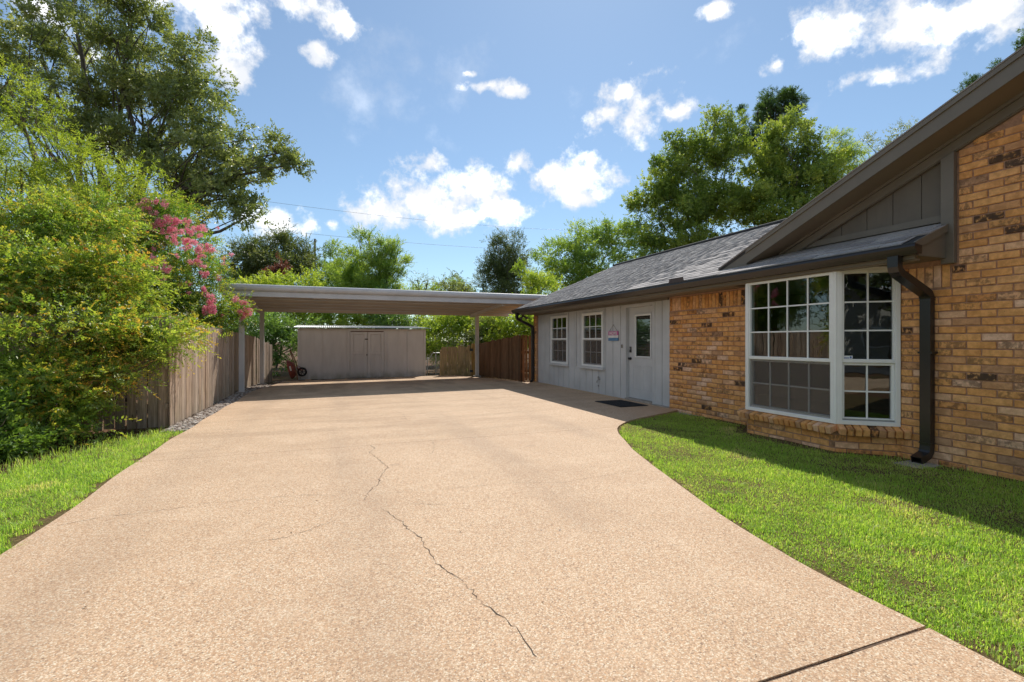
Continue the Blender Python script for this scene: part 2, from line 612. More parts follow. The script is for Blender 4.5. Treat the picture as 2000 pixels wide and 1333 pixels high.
def mat_ground():
    m, q, b = mat('soil and turf')
    p = coord(q)
    n1 = q.noise(p, 1.2, 6, 0.65).outputs[0]
    n2 = q.noise(p, 22, 5, 0.7).outputs[0]
    c = q.ramp(n2, [(0.25, (0.05, 0.028, 0.016)), (0.5, (0.13, 0.07, 0.04)), (0.75, (0.25, 0.14, 0.085))])
    c = q.mix(q.m('MULTIPLY', q.smooth(n1, 0.45, 0.6), 0.55), c, (0.07, 0.075, 0.025))
    setb(q, b, col=c, rough=0.95, spec=0.1, normal=bump(q, n2, 0.7, 0.02))
    return m


def mat_turf():
    m, q, b = mat('turf base')
    p = coord(q)
    n1 = q.noise(p, 2.0, 5, 0.65).outputs[0]
    n2 = q.noise(p, 60, 4, 0.7).outputs[0]
    c = q.ramp(n2, [(0.3, (0.07, 0.04, 0.022)), (0.6, (0.16, 0.12, 0.05)), (0.8, (0.27, 0.18, 0.10))])
    c = q.mix(q.m('MULTIPLY', q.smooth(n1, 0.55, 0.72), 0.5), c, (0.12, 0.15, 0.04))
    setb(q, b, col=c, rough=0.95, spec=0.1, normal=bump(q, n2, 0.6, 0.02))
    return m


M_AGG = mat_aggregate()
M_BRICK = mat_brick()
M_MORTAR = paint('mortar', (0.38, 0.22, 0.145), 0.2, 0.95, 25)
M_CONC = paint('bare concrete', (0.34, 0.30, 0.26), 0.2, 0.9, 6)
M_SIDING = paint('grey siding paint', (0.53, 0.535, 0.545), 0.07, 0.55, 2.0, (30, 30, 1.5), 0.2)
M_DARK = paint('bronze trim paint', (0.165, 0.143, 0.113), 0.06, 0.5, 3.0, (3, 25, 25), 0.15)
M_PANEL = paint('bronze panel paint', (0.135, 0.117, 0.092), 0.08, 0.6, 3.0, (18, 18, 2), 0.25)
M_SOFFIT = paint('bronze soffit paint', (0.20, 0.16, 0.115), 0.06, 0.55, 3.0)
M_GUTTER = paint('black enamel', (0.022, 0.019, 0.018), 0.1, 0.28, 4.0)
M_VINYL = paint('white vinyl', (0.8, 0.8, 0.79), 0.03, 0.35, 3.0)
M_SHINGLE = mat_shingle()
M_UNDER = paint('roof felt', (0.045, 0.043, 0.043), 0.2, 0.95, 8)
M_GLASS = mat_glass()
M_SCREEN = mat_screen()
M_INT = paint('interior plaster', (0.30, 0.27, 0.23), 0.1, 0.9, 1)
M_CARPORT = paint('carport enamel', (0.56, 0.55, 0.545), 0.09, 0.42, 1.2, (0.6, 6, 20), 0.05)
M_PAN = paint('bounce tinted carport enamel', (0.60, 0.545, 0.49), 0.06, 0.5, 1.5)  # same paint as M_CARPORT, with brown bounce light from the paving tinted in
M_STEEL = paint('galvanised steel', (0.33, 0.33, 0.335), 0.15, 0.45, 5)
M_STEEL.node_tree.nodes['Principled BSDF'].inputs['Metallic'].default_value = 0.6
M_FENCE_L = mat_wood('weathered cedar', [(0.36, 0.25, 0.18), (0.50, 0.37, 0.275), (0.60, 0.48, 0.38), (0.40, 0.31, 0.245), (0.55, 0.405, 0.295)], mould=0.22)
M_FENCE_D = mat_wood('stained cedar', [(0.17, 0.092, 0.05), (0.24, 0.135, 0.075), (0.28, 0.165, 0.098), (0.20, 0.112, 0.064)], mould=0.0)
M_GATE = mat_wood('pale gate cedar', [(0.46, 0.36, 0.22), (0.58, 0.45, 0.27), (0.52, 0.42, 0.26)], mould=0.55)
M_NEW = mat_wood('new pine', [(0.50, 0.32, 0.11), (0.55, 0.36, 0.14)])
M_BLACK = paint('black iron', (0.015, 0.015, 0.015), 0.1, 0.45, 5)
M_RUBBER = paint('black rubber', (0.018, 0.018, 0.02), 0.25, 0.8, 40)
M_GROUND = mat_ground()
M_TURF = mat_turf()

# ================================================================== GROUND, DRIVEWAY
EDGE_R = [(-9.0, 2.7), (1.06, 2.57), (1.45, 2.61), (1.84, 2.62), (2.1, 2.65), (2.37, 2.70), (2.63, 2.75), (2.95, 2.83), (3.37, 2.96),
          (3.94, 3.14), (4.38, 3.28), (5.02, 3.50), (5.6, 3.76), (6.0, 3.93), (6.31, 4.12), (6.55, 4.32), (6.78, 4.60), (6.95, 4.86), (7.48, 6.15), (7.62, 6.40),
          (14.2, 6.40), (14.6, 5.90), (18.9, 4.95), (19.3, 4.8)]
EDGE_L = [(-9.0, -1.85), (3.94, -1.90), (5.3, -1.93), (6.2, -1.95), (8.1, -2.0), (9.8, -2.02), (15, -2.0), (17, -1.75), (19.3, -1.45)]


def xr_at(y):
    return float(np.interp(y, [p[0] for p in EDGE_R], [p[1] for p in EDGE_R]))


def xl_at(y):
    return float(np.interp(y, [p[0] for p in EDGE_L], [p[1] for p in EDGE_L]))


def sheet(name, xs, ys, zfun, m, kind='structure'):
    V = np.array([(x, y, zfun(x, y)) for y in ys for x in xs])
    nx = len(xs)
    F = np.array([(j * nx + i, j * nx + i + 1, (j + 1) * nx + i + 1, (j + 1) * nx + i) for j in range(len(ys) - 1) for i in range(nx - 1)])
    o = put(name, np_mesh(name, V, F, m, smooth=True))
    o['kind'] = kind
    return o


sheet('ground', [-900, -300, -100, -40, -15] + [x * .75 for x in range(-13, 14)] + [15, 40, 100, 300, 900],
      [-900, -300, -100, -40, -15] + [y * .75 for y in range(-10, 32)] + [30, 60, 120, 300, 900],
      lambda x, y: gz(x, y) - 0.085, M_GROUND)

drive = thing('driveway', None, None, (0, 0, 0), kind='structure')


def slab(y0, y1, joint_r=0.0):
    ys = [y0] + [y for y in np.arange(-9, 19.31, 0.18) if y0 + .03 < y < y1 - .03] + [y1]
    ncol = 10
    V, F = [], []
    for y in ys:
        xl, xr = xl_at(y), xr_at(y)
        xl += 0.025 * math.sin(y * 2.3) * math.sin(y * .9)
        for i in range(ncol + 1):
            x = xl + (xr - xl) * i / ncol
            V.append((x, y, gz(x, y)))
    n = ncol + 1
    for j in range(len(ys) - 1):
        for i in range(ncol):
            F.append((j * n + i, j * n + i + 1, (j + 1) * n + i + 1, (j + 1) * n + i))
    me = bpy.data.meshes.new('slab')
    me.from_pydata(V, [], F)
    bm = bmesh.new()
    bm.from_mesh(me)
    be = [e for e in bm.edges if e.is_boundary]
    r_ = bmesh.ops.extrude_edge_only(bm, edges=be)
    for v in [x for x in r_['geom'] if isinstance(x, bmesh.types.BMVert)]:
        v.co.z -= 0.11
    bmesh.ops.recalc_face_normals(bm, faces=bm.faces)
    bm.to_mesh(me)
    bm.free()
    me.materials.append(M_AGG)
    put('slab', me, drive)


slab(-9.0, 1.405)
slab(1.4225, 6.42)
slab(6.427, 19.3)
# dirt and rotted felt packed in the wide expansion joint
m = MB()
for i in range(40):
    x = -1.9 + 4.45 * i / 40
    m.box(x, x + 0.1112, 1.4055, 1.422, -0.06, -0.012 + 0.008 * R.random())
m.build('joint_filler', paint('joint dirt', (0.13, 0.08, 0.05), 0.4, 0.95, 40), drive)
M_CRACK = paint('painted crack shade', (0.085, 0.06, 0.042), 0.3, 0.95, 30)  # dark ribbons on the uncut slab; the shade inside cracks is painted
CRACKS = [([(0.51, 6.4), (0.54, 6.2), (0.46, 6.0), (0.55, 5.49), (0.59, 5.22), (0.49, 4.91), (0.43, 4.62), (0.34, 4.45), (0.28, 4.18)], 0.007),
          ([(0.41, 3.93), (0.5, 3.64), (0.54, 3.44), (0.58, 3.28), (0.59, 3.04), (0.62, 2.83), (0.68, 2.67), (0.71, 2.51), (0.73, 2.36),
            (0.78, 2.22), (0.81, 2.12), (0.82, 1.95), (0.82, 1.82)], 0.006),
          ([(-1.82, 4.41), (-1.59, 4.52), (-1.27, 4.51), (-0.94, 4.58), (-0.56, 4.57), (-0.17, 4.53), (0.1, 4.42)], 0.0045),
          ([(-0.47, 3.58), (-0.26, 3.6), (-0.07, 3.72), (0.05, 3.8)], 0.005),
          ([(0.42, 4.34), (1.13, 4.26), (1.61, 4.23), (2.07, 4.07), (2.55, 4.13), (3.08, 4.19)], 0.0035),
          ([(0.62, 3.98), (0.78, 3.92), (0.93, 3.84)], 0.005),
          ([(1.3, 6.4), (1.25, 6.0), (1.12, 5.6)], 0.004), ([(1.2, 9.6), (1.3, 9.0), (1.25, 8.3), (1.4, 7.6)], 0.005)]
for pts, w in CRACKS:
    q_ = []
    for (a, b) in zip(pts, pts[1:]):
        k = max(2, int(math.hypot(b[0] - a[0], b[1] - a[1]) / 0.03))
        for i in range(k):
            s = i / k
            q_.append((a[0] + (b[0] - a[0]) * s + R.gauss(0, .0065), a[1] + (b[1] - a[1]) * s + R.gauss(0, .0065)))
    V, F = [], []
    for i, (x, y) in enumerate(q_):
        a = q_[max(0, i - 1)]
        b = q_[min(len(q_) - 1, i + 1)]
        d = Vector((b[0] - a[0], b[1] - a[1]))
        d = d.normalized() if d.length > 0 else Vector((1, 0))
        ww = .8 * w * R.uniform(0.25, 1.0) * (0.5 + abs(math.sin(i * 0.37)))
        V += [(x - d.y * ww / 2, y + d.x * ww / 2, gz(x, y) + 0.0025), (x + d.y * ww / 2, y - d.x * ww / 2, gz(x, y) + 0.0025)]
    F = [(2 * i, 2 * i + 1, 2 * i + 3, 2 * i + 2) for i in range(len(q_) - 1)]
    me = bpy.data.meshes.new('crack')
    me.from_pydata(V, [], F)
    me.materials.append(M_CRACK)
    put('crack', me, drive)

# turf bases under the two lawns
def turf(name, rows):
    V, F = [], []
    n = 8
    for (y, a, b) in rows:
        for i in range(n + 1):
            x = a + (b - a) * i / n
            V.append((x, y, gz(x, y) - 0.03 + 0.012 * math.sin(x * 3.1 + y) * math.sin(y * 2.3)))
    for j in range(len(rows) - 1):
        for i in range(n):
            F.append((j * (n + 1) + i, j * (n + 1) + i + 1, (j + 1) * (n + 1) + i + 1, (j + 1) * (n + 1) + i))
    o = put(name, np_mesh(name, np.array(V), np.array(F), M_TURF, smooth=True))
    o['kind'] = 'structure'


turf('lawn', [(y, xr_at(y) - 0.02, 6.30) for y in np.arange(-3.0, 7.45, 0.25)])


def litter_line(y):
    return float(np.interp(y, [-9, 0.6, 6.25, 8.0, 8.8], [-7.2, -4.7, -3.0, -2.35, -2.12]))


turf('lawn', [(y, litter_line(y) - 0.1, xl_at(y) + 0.03) for y in np.arange(-3.0, 8.6, 0.25)])

# ================================================================== HOUSE
house = thing('house', 'long brick and grey siding house with bay window and dark shingled roof', 'house', (6.4, 8, 0))
XW = 6.40        # siding face
XB = 6.33        # brick face
EX = 5.65        # gutter lip
EZ = 2.34        # eave height
SL = 0.425       # slope of the wing roof
RX = 5.95        # face of the gable's rake board
GS = 0.41        # slope of the gable roof
GY0, GZ0 = 5.60, 2.70
WEND = 14.62
REND = 14.86
SOF = 2.20
RIDGE_X = 9.67
RIDGE_Z = EZ + SL * (RIDGE_X - EX)


def roofz(x):
    return EZ + SL * (x - EX)


def gablez(y):
    return GZ0 + GS * (GY0 - y)


def valley_y(x):
    return GY0 + (GZ0 - roofz(x)) / GS


def wall_cells(mb, xa, xb, y0, y1, z0, z1, holes):
    ys = sorted({y0, y1, *[h[0] for h in holes], *[h[1] for h in holes]})
    zs = sorted({z0, z1, *[h[2] for h in holes], *[h[3] for h in holes]})
    ys = [y for y in ys if y0 <= y <= y1]
    zs = [z for z in zs if z0 <= z <= z1]
    for a, b in zip(ys, ys[1:]):
        for c, d in zip(zs, zs[1:]):
            ym, zm = (a + b) / 2, (c + d) / 2
            if not any(h[0] < ym < h[1] and h[2] < zm < h[3] for h in holes):
                mb.box(xa, xb, a, b, c, d)


W1 = (12.30, 13.40, 0.665, 2.085)
W2 = (10.40, 11.46, 0.665, 2.075)
DR = (8.44, 9.46, 0.02, 2.11)
HOLES = [W1, W2, DR]

# --- shell: backing of the front walls, the other walls
m = MB()
wall_cells(m, XW + 0.022, XW + 0.14, 7.85, 14.40, -0.25, SOF + 0.15, [W1, W2, (DR[0], DR[1], 0.0, DR[3])])
m.build('siding_backing', M_INT, house)
m = MB()
m.box(6.342, 6.5, 5.89, 7.85, -0.25, SOF + 0.1)               # between bay and siding
m.build('brick_wall', M_MORTAR, house)
m = MB()
m.box(6.342, 6.5, 14.40, WEND - 0.01, -0.25, SOF + 0.1)       # corner pier
m.build('corner_pier', M_MORTAR, house)
m = MB()
m.box(6.342, 6.5, -8.3, 3.71, -0.25, SOF + 0.1)               # right of the bay
m.prism([(6.342, 3.2, SOF + 0.1), (6.342, -1.2, gablez(-1.2) - 0.2), (6.342, -8.3, SOF + 0.1)][::1], (0.16, 0, 0))
m.prism([(6.342, 3.2, SOF + 0.1), (6.342, 3.2, gablez(3.2) - .16), (6.342, -1.2, gablez(-1.2) - 0.16)], (0.15, 0, 0))
brick_wall = m.build('brick_wall', M_MORTAR, house)
m = MB()     # base of the bay
for (ax, ay, bx, by) in ((6.338, 3.722, 5.834, 4.137), (5.828, 4.13, 5.828, 5.47), (5.834, 5.463, 6.338, 5.878)):
    d = Vector((bx - ax, by - ay, 0)).normalized()
    nn = Vector((d.y, -d.x, 0))
    if nn.x < 0:
        nn = -nn
    m.hexa([(ax, ay, -.25), (bx, by, -.25), (bx + nn.x * .1, by + nn.y * .1, -.25), (ax + nn.x * .1, ay + nn.y * .1, -.25),
            (ax, ay, .215), (bx, by, .215), (bx + nn.x * .1, by + nn.y * .1, .215), (ax + nn.x * .1, ay + nn.y * .1, .215)])
m.build('bay_base', M_MORTAR, house)
m = MB()
m.box(6.5, 13.3, WEND - 0.15, WEND - 0.01, -0.25, 2.4)
m.prism([(6.5, WEND - .15, 2.4), (RIDGE_X, WEND - .15, RIDGE_Z - .12), (13.3, WEND - .15, 2.4)], (0, .14, 0))
m.box(13.2, 13.35, 5.8, WEND - .02, -0.25, 2.4)
m.box(17.8, 18, -8.3, 5.8, -0.25, 2.6)
m.box(6.5, 17.9, -8.3, -8.15, -0.25, 2.4)
m.box(13.35, 17.8, 5.7, 5.85, -0.25, 2.4)
m.build('rear_wall', M_BRICK, house)
# room behind the bay: floor, dim back wall
m = MB()
m.box(6.5, 13.2, -8.1, 14.4, -0.06, 0.06)
m.box(9.6, 9.7, 2.0, 14.4, 0.06, 2.35)
m.build('interior', paint('interior floor', (0.12, 0.09, 0.07), 0.2, 0.8, 2), house)
m = MB()
m.box(6.45, 13.2, -8.1, 14.4, 2.36, 2.40)
m.build('interior_ceiling', M_INT, house)

# --- siding boards, one by one, cut round the openings
ys = [7.85]
while ys[-1] < 14.38:
    ys.append(min(14.40, ys[-1] + (0.30 if ys[-1] < 9.4 else 0.325) + R.uniform(-.006, .006)))
for a, b in zip(ys, ys[1:]):
    m = MB()
    wall_cells(m, XW + R.uniform(-.0015, .0015), XW + 0.02, a + 0.011, b - 0.011, -0.05, SOF + .04,
               [(h[0] - (0.06 if h is DR else 0.0), h[1] + (0.06 if h is DR else 0), h[2] - (0.2 if h is DR else 0), h[3] + (0.055 if h is DR else 0)) for h in HOLES])
    if m.v:
        m.build('siding_board', M_SIDING, house)
m = MB()
m.box(XW + 0.017, XW + 0.0215, 7.852, 8.38, -0.05, SOF)
m.box(XW + 0.017, XW + 0.0215, 9.52, 10.39, -0.05, SOF)
m.box(XW + 0.017, XW + 0.0215, 11.47, 12.29, -0.05, SOF)
m.box(XW + 0.017, XW + 0.0215, 13.41, 14.398, -0.05, SOF)
m.build('groove_backing', M_SIDING, house)
# footing strip below the siding and brick
m = MB()
m.box(6.30, 6.42, 7.86, 8.40, -0.2, 0.012)
m.box(6.355, 6.42, 9.5, 14.42, -0.2, -0.01)
m.build('footing', M_CONC, house)
m = MB()
m.box(6.27, 6.337, -3, 3.72, -0.2, -0.055)
m.box(6.27, 6.337, 5.9, 7.86, -0.2, -0.035)
m.build('footing', M_CONC, house)


# --- windows
def window(O, ux, w, h, cols, rows_up, rows_lo, zr, sill=True, name='window'):
    """O: lower corner at the viewer's left, ux: along the wall, h up, n outward"""
    ux = Vector(ux).normalized()
    up = Vector((0, 0, 1))
    n = ux.cross(up)
    W = frame_mat(O, ux, up, n)
    fb = 0.05
    m = MB()
    m.box(0, w, 0, fb, -.07, .022)
    m.box(0, w, h - fb, h, -.07, .022)
    m.box(0, fb, fb, h - fb, -.07, .022)
    m.box(w - fb, w, fb, h - fb, -.07, .022)
    m.local(W)
    win = m.build(name, M_VINYL, house, bevel=.004)
    m = MB()     # upper sash
    sb = 0.022
    x0, x1, y0, y1 = fb, w - fb, zr - 0.022, h - fb
    m.box(x0, x1, y0, y0 + .044, -.03, .014)
    m.box(x0, x1, y1 - sb, y1, -.03, .010)
    m.box(x0, x0 + sb, y0 + .044, y1 - sb, -.03, .010)
    m.box(x1 - sb, x1, y0 + .044, y1 - sb, -.03, .010)
    m.local(W).build('sash', M_VINYL, win, bevel=.003)
    m = MB()     # lower sash, set back
    y2 = zr - .024
    m.box(x0, x1, fb, fb + .035, -.055, -.012)
    m.box(x0, x1, y2 - .03, y2, -.055, -.012)
    m.box(x0, x0 + .03, fb + .035, y2 - .03, -.055, -.012)
    m.box(x1 - .03, x1, fb + .035, y2 - .03, -.055, -.012)
    m.local(W).build('sash', M_VINYL, win, bevel=.003)
    for (xa, xb, ya, yb, rows, zf) in ((x0 + sb, x1 - sb, zr + .022, y1 - sb, rows_up, -.012), (x0 + .03, x1 - .03, fb + .035, y2 - .03, rows_lo, -.038)):
        cw, ch = (xb - xa) / cols, (yb - ya) / rows
        bw = 0.009
        for i in range(1, cols):
            MB().box(xa + cw * i - bw, xa + cw * i + bw, ya, yb, zf - .006, zf + .006).local(W).build('muntin', M_VINYL, win)
        for j in range(1, rows):
            for i in range(cols):
                MB().box(xa + cw * i + (bw if i else 0), xa + cw * (i + 1) - (bw if i < cols - 1 else 0), ya + ch * j - bw, ya + ch * j + bw,
                         zf - .005, zf + .005).local(W).build('muntin', M_VINYL, win)
        pane = MB().box(0, cw - .003, 0, ch - .003, -.002, .002).mesh('pane', M_GLASS)
        for i in range(cols):
            for j in range(rows):
                put('pane', pane, win, W @ Matrix.Translation((xa + cw * i + .0015, ya + ch * j + .0015, zf - .010)))
    if cols > 2:
        MB().box(x0 + .004, x1 - .004, fb + .004, y2 - .002, -.0098, -.0085).local(W).build('screen', M_SCREEN, win)
    m = MB()
    m.box(x0 + .001, x1 - .001, fb + .001, fb + .02, -.0118, -.0062)
    m.local(W).build('screen_rail', M_STEEL, win)
    if sill:
        MB().box(-.07, w + .07, -.065, -.002, -.01, .06).local(W).build('sill', M_SIDING, win, bevel=.004)
        MB().box(w + .004, w + .045, -.002, h + .05, -.012, .012).local(W).build('casing', M_SIDING, win, bevel=.003)
    return win, W


window((XW - .012, W1[1] - .005, W1[2] + .005), (0, -1, 0), W1[1] - W1[0] - .01, W1[3] - W1[2] - .01, 3, 2, 2, 0.72)
window((XW - .012, W2[1] - .005, W2[2] + .005), (0, -1, 0), W2[1] - W2[0] - .01, W2[3] - W2[2] - .01, 3, 2, 2, 0.715)
BZ0, BZ1 = 0.315, 2.222
P0, P1, P2, P3 = (6.33, 3.71), (5.82, 4.13), (5.82, 5.47), (6.33, 5.89)
bw_, _ = window((P2[0], P2[1], BZ0), (0, -1, 0), P2[1] - P1[1], BZ1 - BZ0, 4, 3, 2, 0.775, False, 'bay_window')
dv = Vector((P0[0] - P1[0], P0[1] - P1[1], 0))
sw_, SW = window((P1[0] + .016, P1[1] - .013, BZ0 - .001), dv, dv.length - .02, BZ1 - BZ0, 2, 3, 2, 0.775, False, 'bay_window')
dv = Vector((P2[0] - P3[0], P2[1] - P3[1], 0))
window((P3[0], P3[1], BZ0 - .001), dv, dv.length - .02, BZ1 - BZ0, 2, 3, 2, 0.775, False, 'bay_window')
# alarm company sticker on the side pane
M_STICK = paint('white sticker', (0.75, 0.77, 0.8), 0.02, 0.4, 3)
M_BLUE = paint('blue print', (0.03, 0.09, 0.35), 0.02, 0.4, 3)
st = MB().box(.06, .165, .80, .837, -.0145, -.0130).local(SW).build('sticker', M_STICK, sw_)
m = MB()
m.prism([(.146 + .0115 * math.cos(k * .5236), .8185 + .0115 * math.sin(k * .5236), -.0128) for k in range(12)], (0, 0, .0006))
for k in range(7):
    m.box(.066 + .009 * k, .073 + .009 * k, .806, .8155, -.0128, -.0122)
m.local(SW).build('sticker_print', M_BLUE, sw_)
# corner posts of the bay and its head board
m = MB()
m.prism([(5.80, 4.13, BZ0), (5.822, 4.13, BZ0), (5.84, 4.118, BZ0), (5.826, 4.10, BZ0), (5.806, 4.112, BZ0)], (0, 0, BZ1 - BZ0))
m.build('bay_corner_post', M_VINYL, house, bevel=.002)
m = MB()
m.prism([(5.84, 4.14, 2.224), (5.84, 5.46, 2.224), (6.45, 5.88, 2.224), (6.45, 3.72, 2.224)], (0, 0, 0.02))
m.build('bay_head', M_DARK, house)

# --- door
door_rx = XW + 0.075
m = MB()     # jamb and casing
m.box(XW - .012, XW + .13, DR[0] - .06, DR[0] + .03, 0.0, DR[3] + .05)
m.box(XW - .012, XW + .13, DR[1] - .03, DR[1] + .06, 0.0, DR[3] + .05)
m.box(XW - .011, XW + .13, DR[0] + .03, DR[1] - .03, DR[3] - .02, DR[3] + .05)
m.build('door_frame', M_SIDING, house, bevel=.004)
MB().box(XW - .05, XW + .13, DR[0] + .03, DR[1] - .03, -0.02, 0.035).build('threshold', M_CONC, house, bevel=.006)
dy0, dy1, dz0, dz1 = DR[0] + .034, DR[1] - .034, 0.042, DR[3] - .024
gy0, gy1, gz0, gz1 = dy0 + .17, dy1 - .20, 0.98, 1.92
gy0, gy1 = 8.62, 9.19
m = MB()
wall_cells(m, door_rx, door_rx + .045, dy0, dy1, dz0, dz1, [(gy0, gy1, gz0, gz1)])
door = m.build('door', M_SIDING, house)
m = MB()
for (a, b, c, d) in ((gy0 - .035, gy1 + .035, gz0 - .035, gz0), (gy0 - .035, gy1 + .035, gz1, gz1 + .035), (gy0 - .035, gy0, gz0, gz1), (gy1, gy1 + .035, gz0, gz1)):
    m.box(door_rx - .014, door_rx + .002, a, b, c, d)
m.build('glass_frame', M_SIDING, door, bevel=.004)
m = MB()
for (a, b, c, d) in ((gy0, gy1, gz1 - .035, gz1), (gy1 - .03, gy1, gz0, gz1 - .035), (gy0, gy0 + .018, gz0, gz1 - .035), (gy0, gy1 - .03, gz0, gz0 + .015)):
    m.box(door_rx - .009, door_rx + .02, a + .001, b - .001, c + .001, d - .001)
m.build('glass_stop', M_VINYL, door)
MB().box(door_rx + .01, door_rx + .016, gy0 + .018, gy1 - .03, gz0 + .015, gz1 - .035).build('pane', M_GLASS, door)
m = MB()
for k in range(14):
    m.box(door_rx + .026, door_rx + .029, gy0 + .05, gy1 - .06, gz0 + .03 + k * .062, gz0 + .03 + k * .062 + .045)
m.build('blind', paint('blind', (.10, .10, .105), .1, .6), door)
for a in (dy0 + .12, dy0 + .50):
    m = MB()
    for s in (0, 1):
        i_ = .012 + .03 * s
        x_ = door_rx - .006 - .0035 * s
        if s == 0:
            for (ya, yb, za, zb) in ((a, a + .30, .24, .252), (a, a + .30, .768, .78), (a, a + .012, .252, .768), (a + .288, a + .30, .252, .768)):
                m.box(x_, door_rx + .001, ya, yb, za, zb)
        else:
            m.box(door_rx - .004, door_rx + .001, a + .045, a + .255, .285, .735)
    m.build('door_panel', M_SIDING, door, bevel=.003)
ky = dy1 - .07
m = MB()
m.tube([(door_rx, ky, .93), (door_rx - .012, ky, .93)], .032, 14)
m.tube([(door_rx - .012, ky, .93), (door_rx - .035, ky, .93)], .012, 10)
m.tube([(door_rx - .035, ky, .93), (door_rx - .045, ky, .93), (door_rx - .06, ky, .93), (door_rx - .068, ky, .93)], [.02, .03, .028, .014], 14)
m.build('knob', M_BLACK, door, smooth=True)
kp = MB().box(door_rx - .026, door_rx, ky - .03, ky + .03, 1.07, 1.20).build('keypad_lock', M_BLACK, door, bevel=.006)
MB().box(door_rx - .029, door_rx - .026, ky - .02, ky + .02, 1.125, 1.185).build('keypad', M_STEEL, kp)
MB().box(XW - .02, XW - .001, 9.57, 9.61, 1.17, 1.25).build('doorbell', M_DARK, house, bevel=.004)
m = MB()
m.tube([(XW - .02, 11.80, 0.72), (XW - .02, 11.80, SOF)], .014, 8)
m.box(XW - .04, XW, 11.77, 11.83, 0.66, 0.74)
m.build('conduit', M_SIDING, house)
m = MB()
m.tube([(XW, 10.57, .36), (XW - .05, 10.57, .36), (XW - .09, 10.57, .33), (XW - .095, 10.57, .28)], .014, 8)
m.tube([(XW - .05, 10.57, .36), (XW - .05, 10.57, .41)], .007, 6)
m.tube([(XW - .06, 10.57, .415), (XW - .04, 10.57, .415)], .03, 10)
m.tube([(XW, 10.62, .20), (XW - .03, 10.62, .20)], .018, 10)
m.build('hose_tap', M_STEEL, house, smooth=False)

# --- bricks
BL, BH, BD, BJ = 0.240, 0.070, 0.055, 0.012
variants = []
rb = random.Random(5)
for k in range(7):
    b_ = MB().box(-.5, .5, -.5, .5, -.5, .5)
    me = b_.mesh('brick', M_BRICK)
    bm = bmesh.new()
    bm.from_mesh(me)
    for v in bm.verts:
        v.co.x *= BL * (1 + rb.uniform(-.014, .008))
        v.co.y *= BD
        v.co.z *= BH * (1 + rb.uniform(-.07, .03))
        v.co.y += rb.uniform(-.0018, .0018)
    bmesh.ops.bevel(bm, geom=bm.edges[:], offset=.0045, segments=1, affect='EDGES')
    for v in bm.verts:
        v.co += Vector((rb.uniform(-.0015, .0015), rb.uniform(-.001, .001), rb.uniform(-.0015, .0015)))
    bm.to_mesh(me)
    bm.free()
    variants.append(me)
bricks = []


def brick(c, along, n, length=BL, height=BH, roll=None):
    """c: centre of the face; along: direction of its length; n: outward normal"""
    along = Vector(along).normalized()
    n = Vector(n).normalized()
    up = along.cross(n)
    o = Vector(c) - n * (BD / 2) + n * R.uniform(-.003, .003)
    mw = frame_mat(o, along, n, up) @ Matrix.Diagonal((length / BL, 1, height / BH, 1))
    bricks.append((R.randrange(7), mw, view_size(c, n) * length * height))


def course(o, along, n, L, z, off, cut=None):
    """one row of stretchers from point o, L long"""
    x = -off
    along = Vector(along).normalized()
    while x < L - .02:
        a, b = max(0, x), min(L, x + BL)
        x += BL + BJ
        if b - a < .03:
            continue
        if cut and not cut(a, b):
            continue
        brick((o[0] + along.x * (a + b) / 2, o[1] + along.y * (a + b) / 2, z), along, n, b - a - .001)


PITCH = BH + BJ
NX = (-1, 0, 0)
z = -0.06 + BH / 2
k = 0
while z < 5.0:
    off = 0.0 if k % 2 else (BL + BJ) / 2
    # wall right of the bay (from the bay corner towards the camera)
    if z < SOF - .30:
        course((XB, 3.70, z), (0, -1, 0), NX, 3.9, z, off)
    elif z < SOF - .04:
        course((XB, 3.20, z), (0, -1, 0), NX, 3.4, z, off)
    else:
        y_hi = min(3.14, GY0 + (GZ0 - .32 - (z + .04)) / GS)
        if y_hi > -0.2:
            course((XB, 3.14, z), (0, -1, 0), NX, 3.4, z, off, lambda a, b, yh=y_hi: 3.14 - a < yh + .06)
    # between siding and bay
    if z < SOF - .29:
        course((XB, 7.845, z), (0, -1, 0), NX, 7.845 - 5.90, z, off)
    # pier at the far corner
    if z < SOF - .03:
        course((XB, WEND, z), (0, -1, 0), NX, .22, z, off)
        brick((XB + .12, WEND, z), (1, 0, 0), (0, 1, 0))
    # base of the bay
    if z < 0.20:
        course((5.82, 5.46, z), (0, -1, 0), NX, 5.46 - 4.14, z, off)
        d = Vector((P0[0] - P1[0], P0[1] - P1[1], 0))
        course((P1[0], P1[1] - .003, z), d, (d.y, -d.x, 0), d.length + .02, z, off)
        d2 = Vector((P2[0] - P3[0], P2[1] - P3[1], 0))
        course((P3[0], P3[1], z), d2, (d2.y, -d2.x, 0), d2.length - .01, z, off)
    z += PITCH
    k += 1
# soldier courses under the soffit
sz = SOF - .155
y = 7.80
while y > 5.95:
    brick((XB, y, sz), (0, 0, 1), NX, .245, .068)
    y -= .0805
y = 3.66
while y > 3.19:
    brick((XB, y, sz), (0, 0, 1), NX, .245, .068)
    y -= .0805


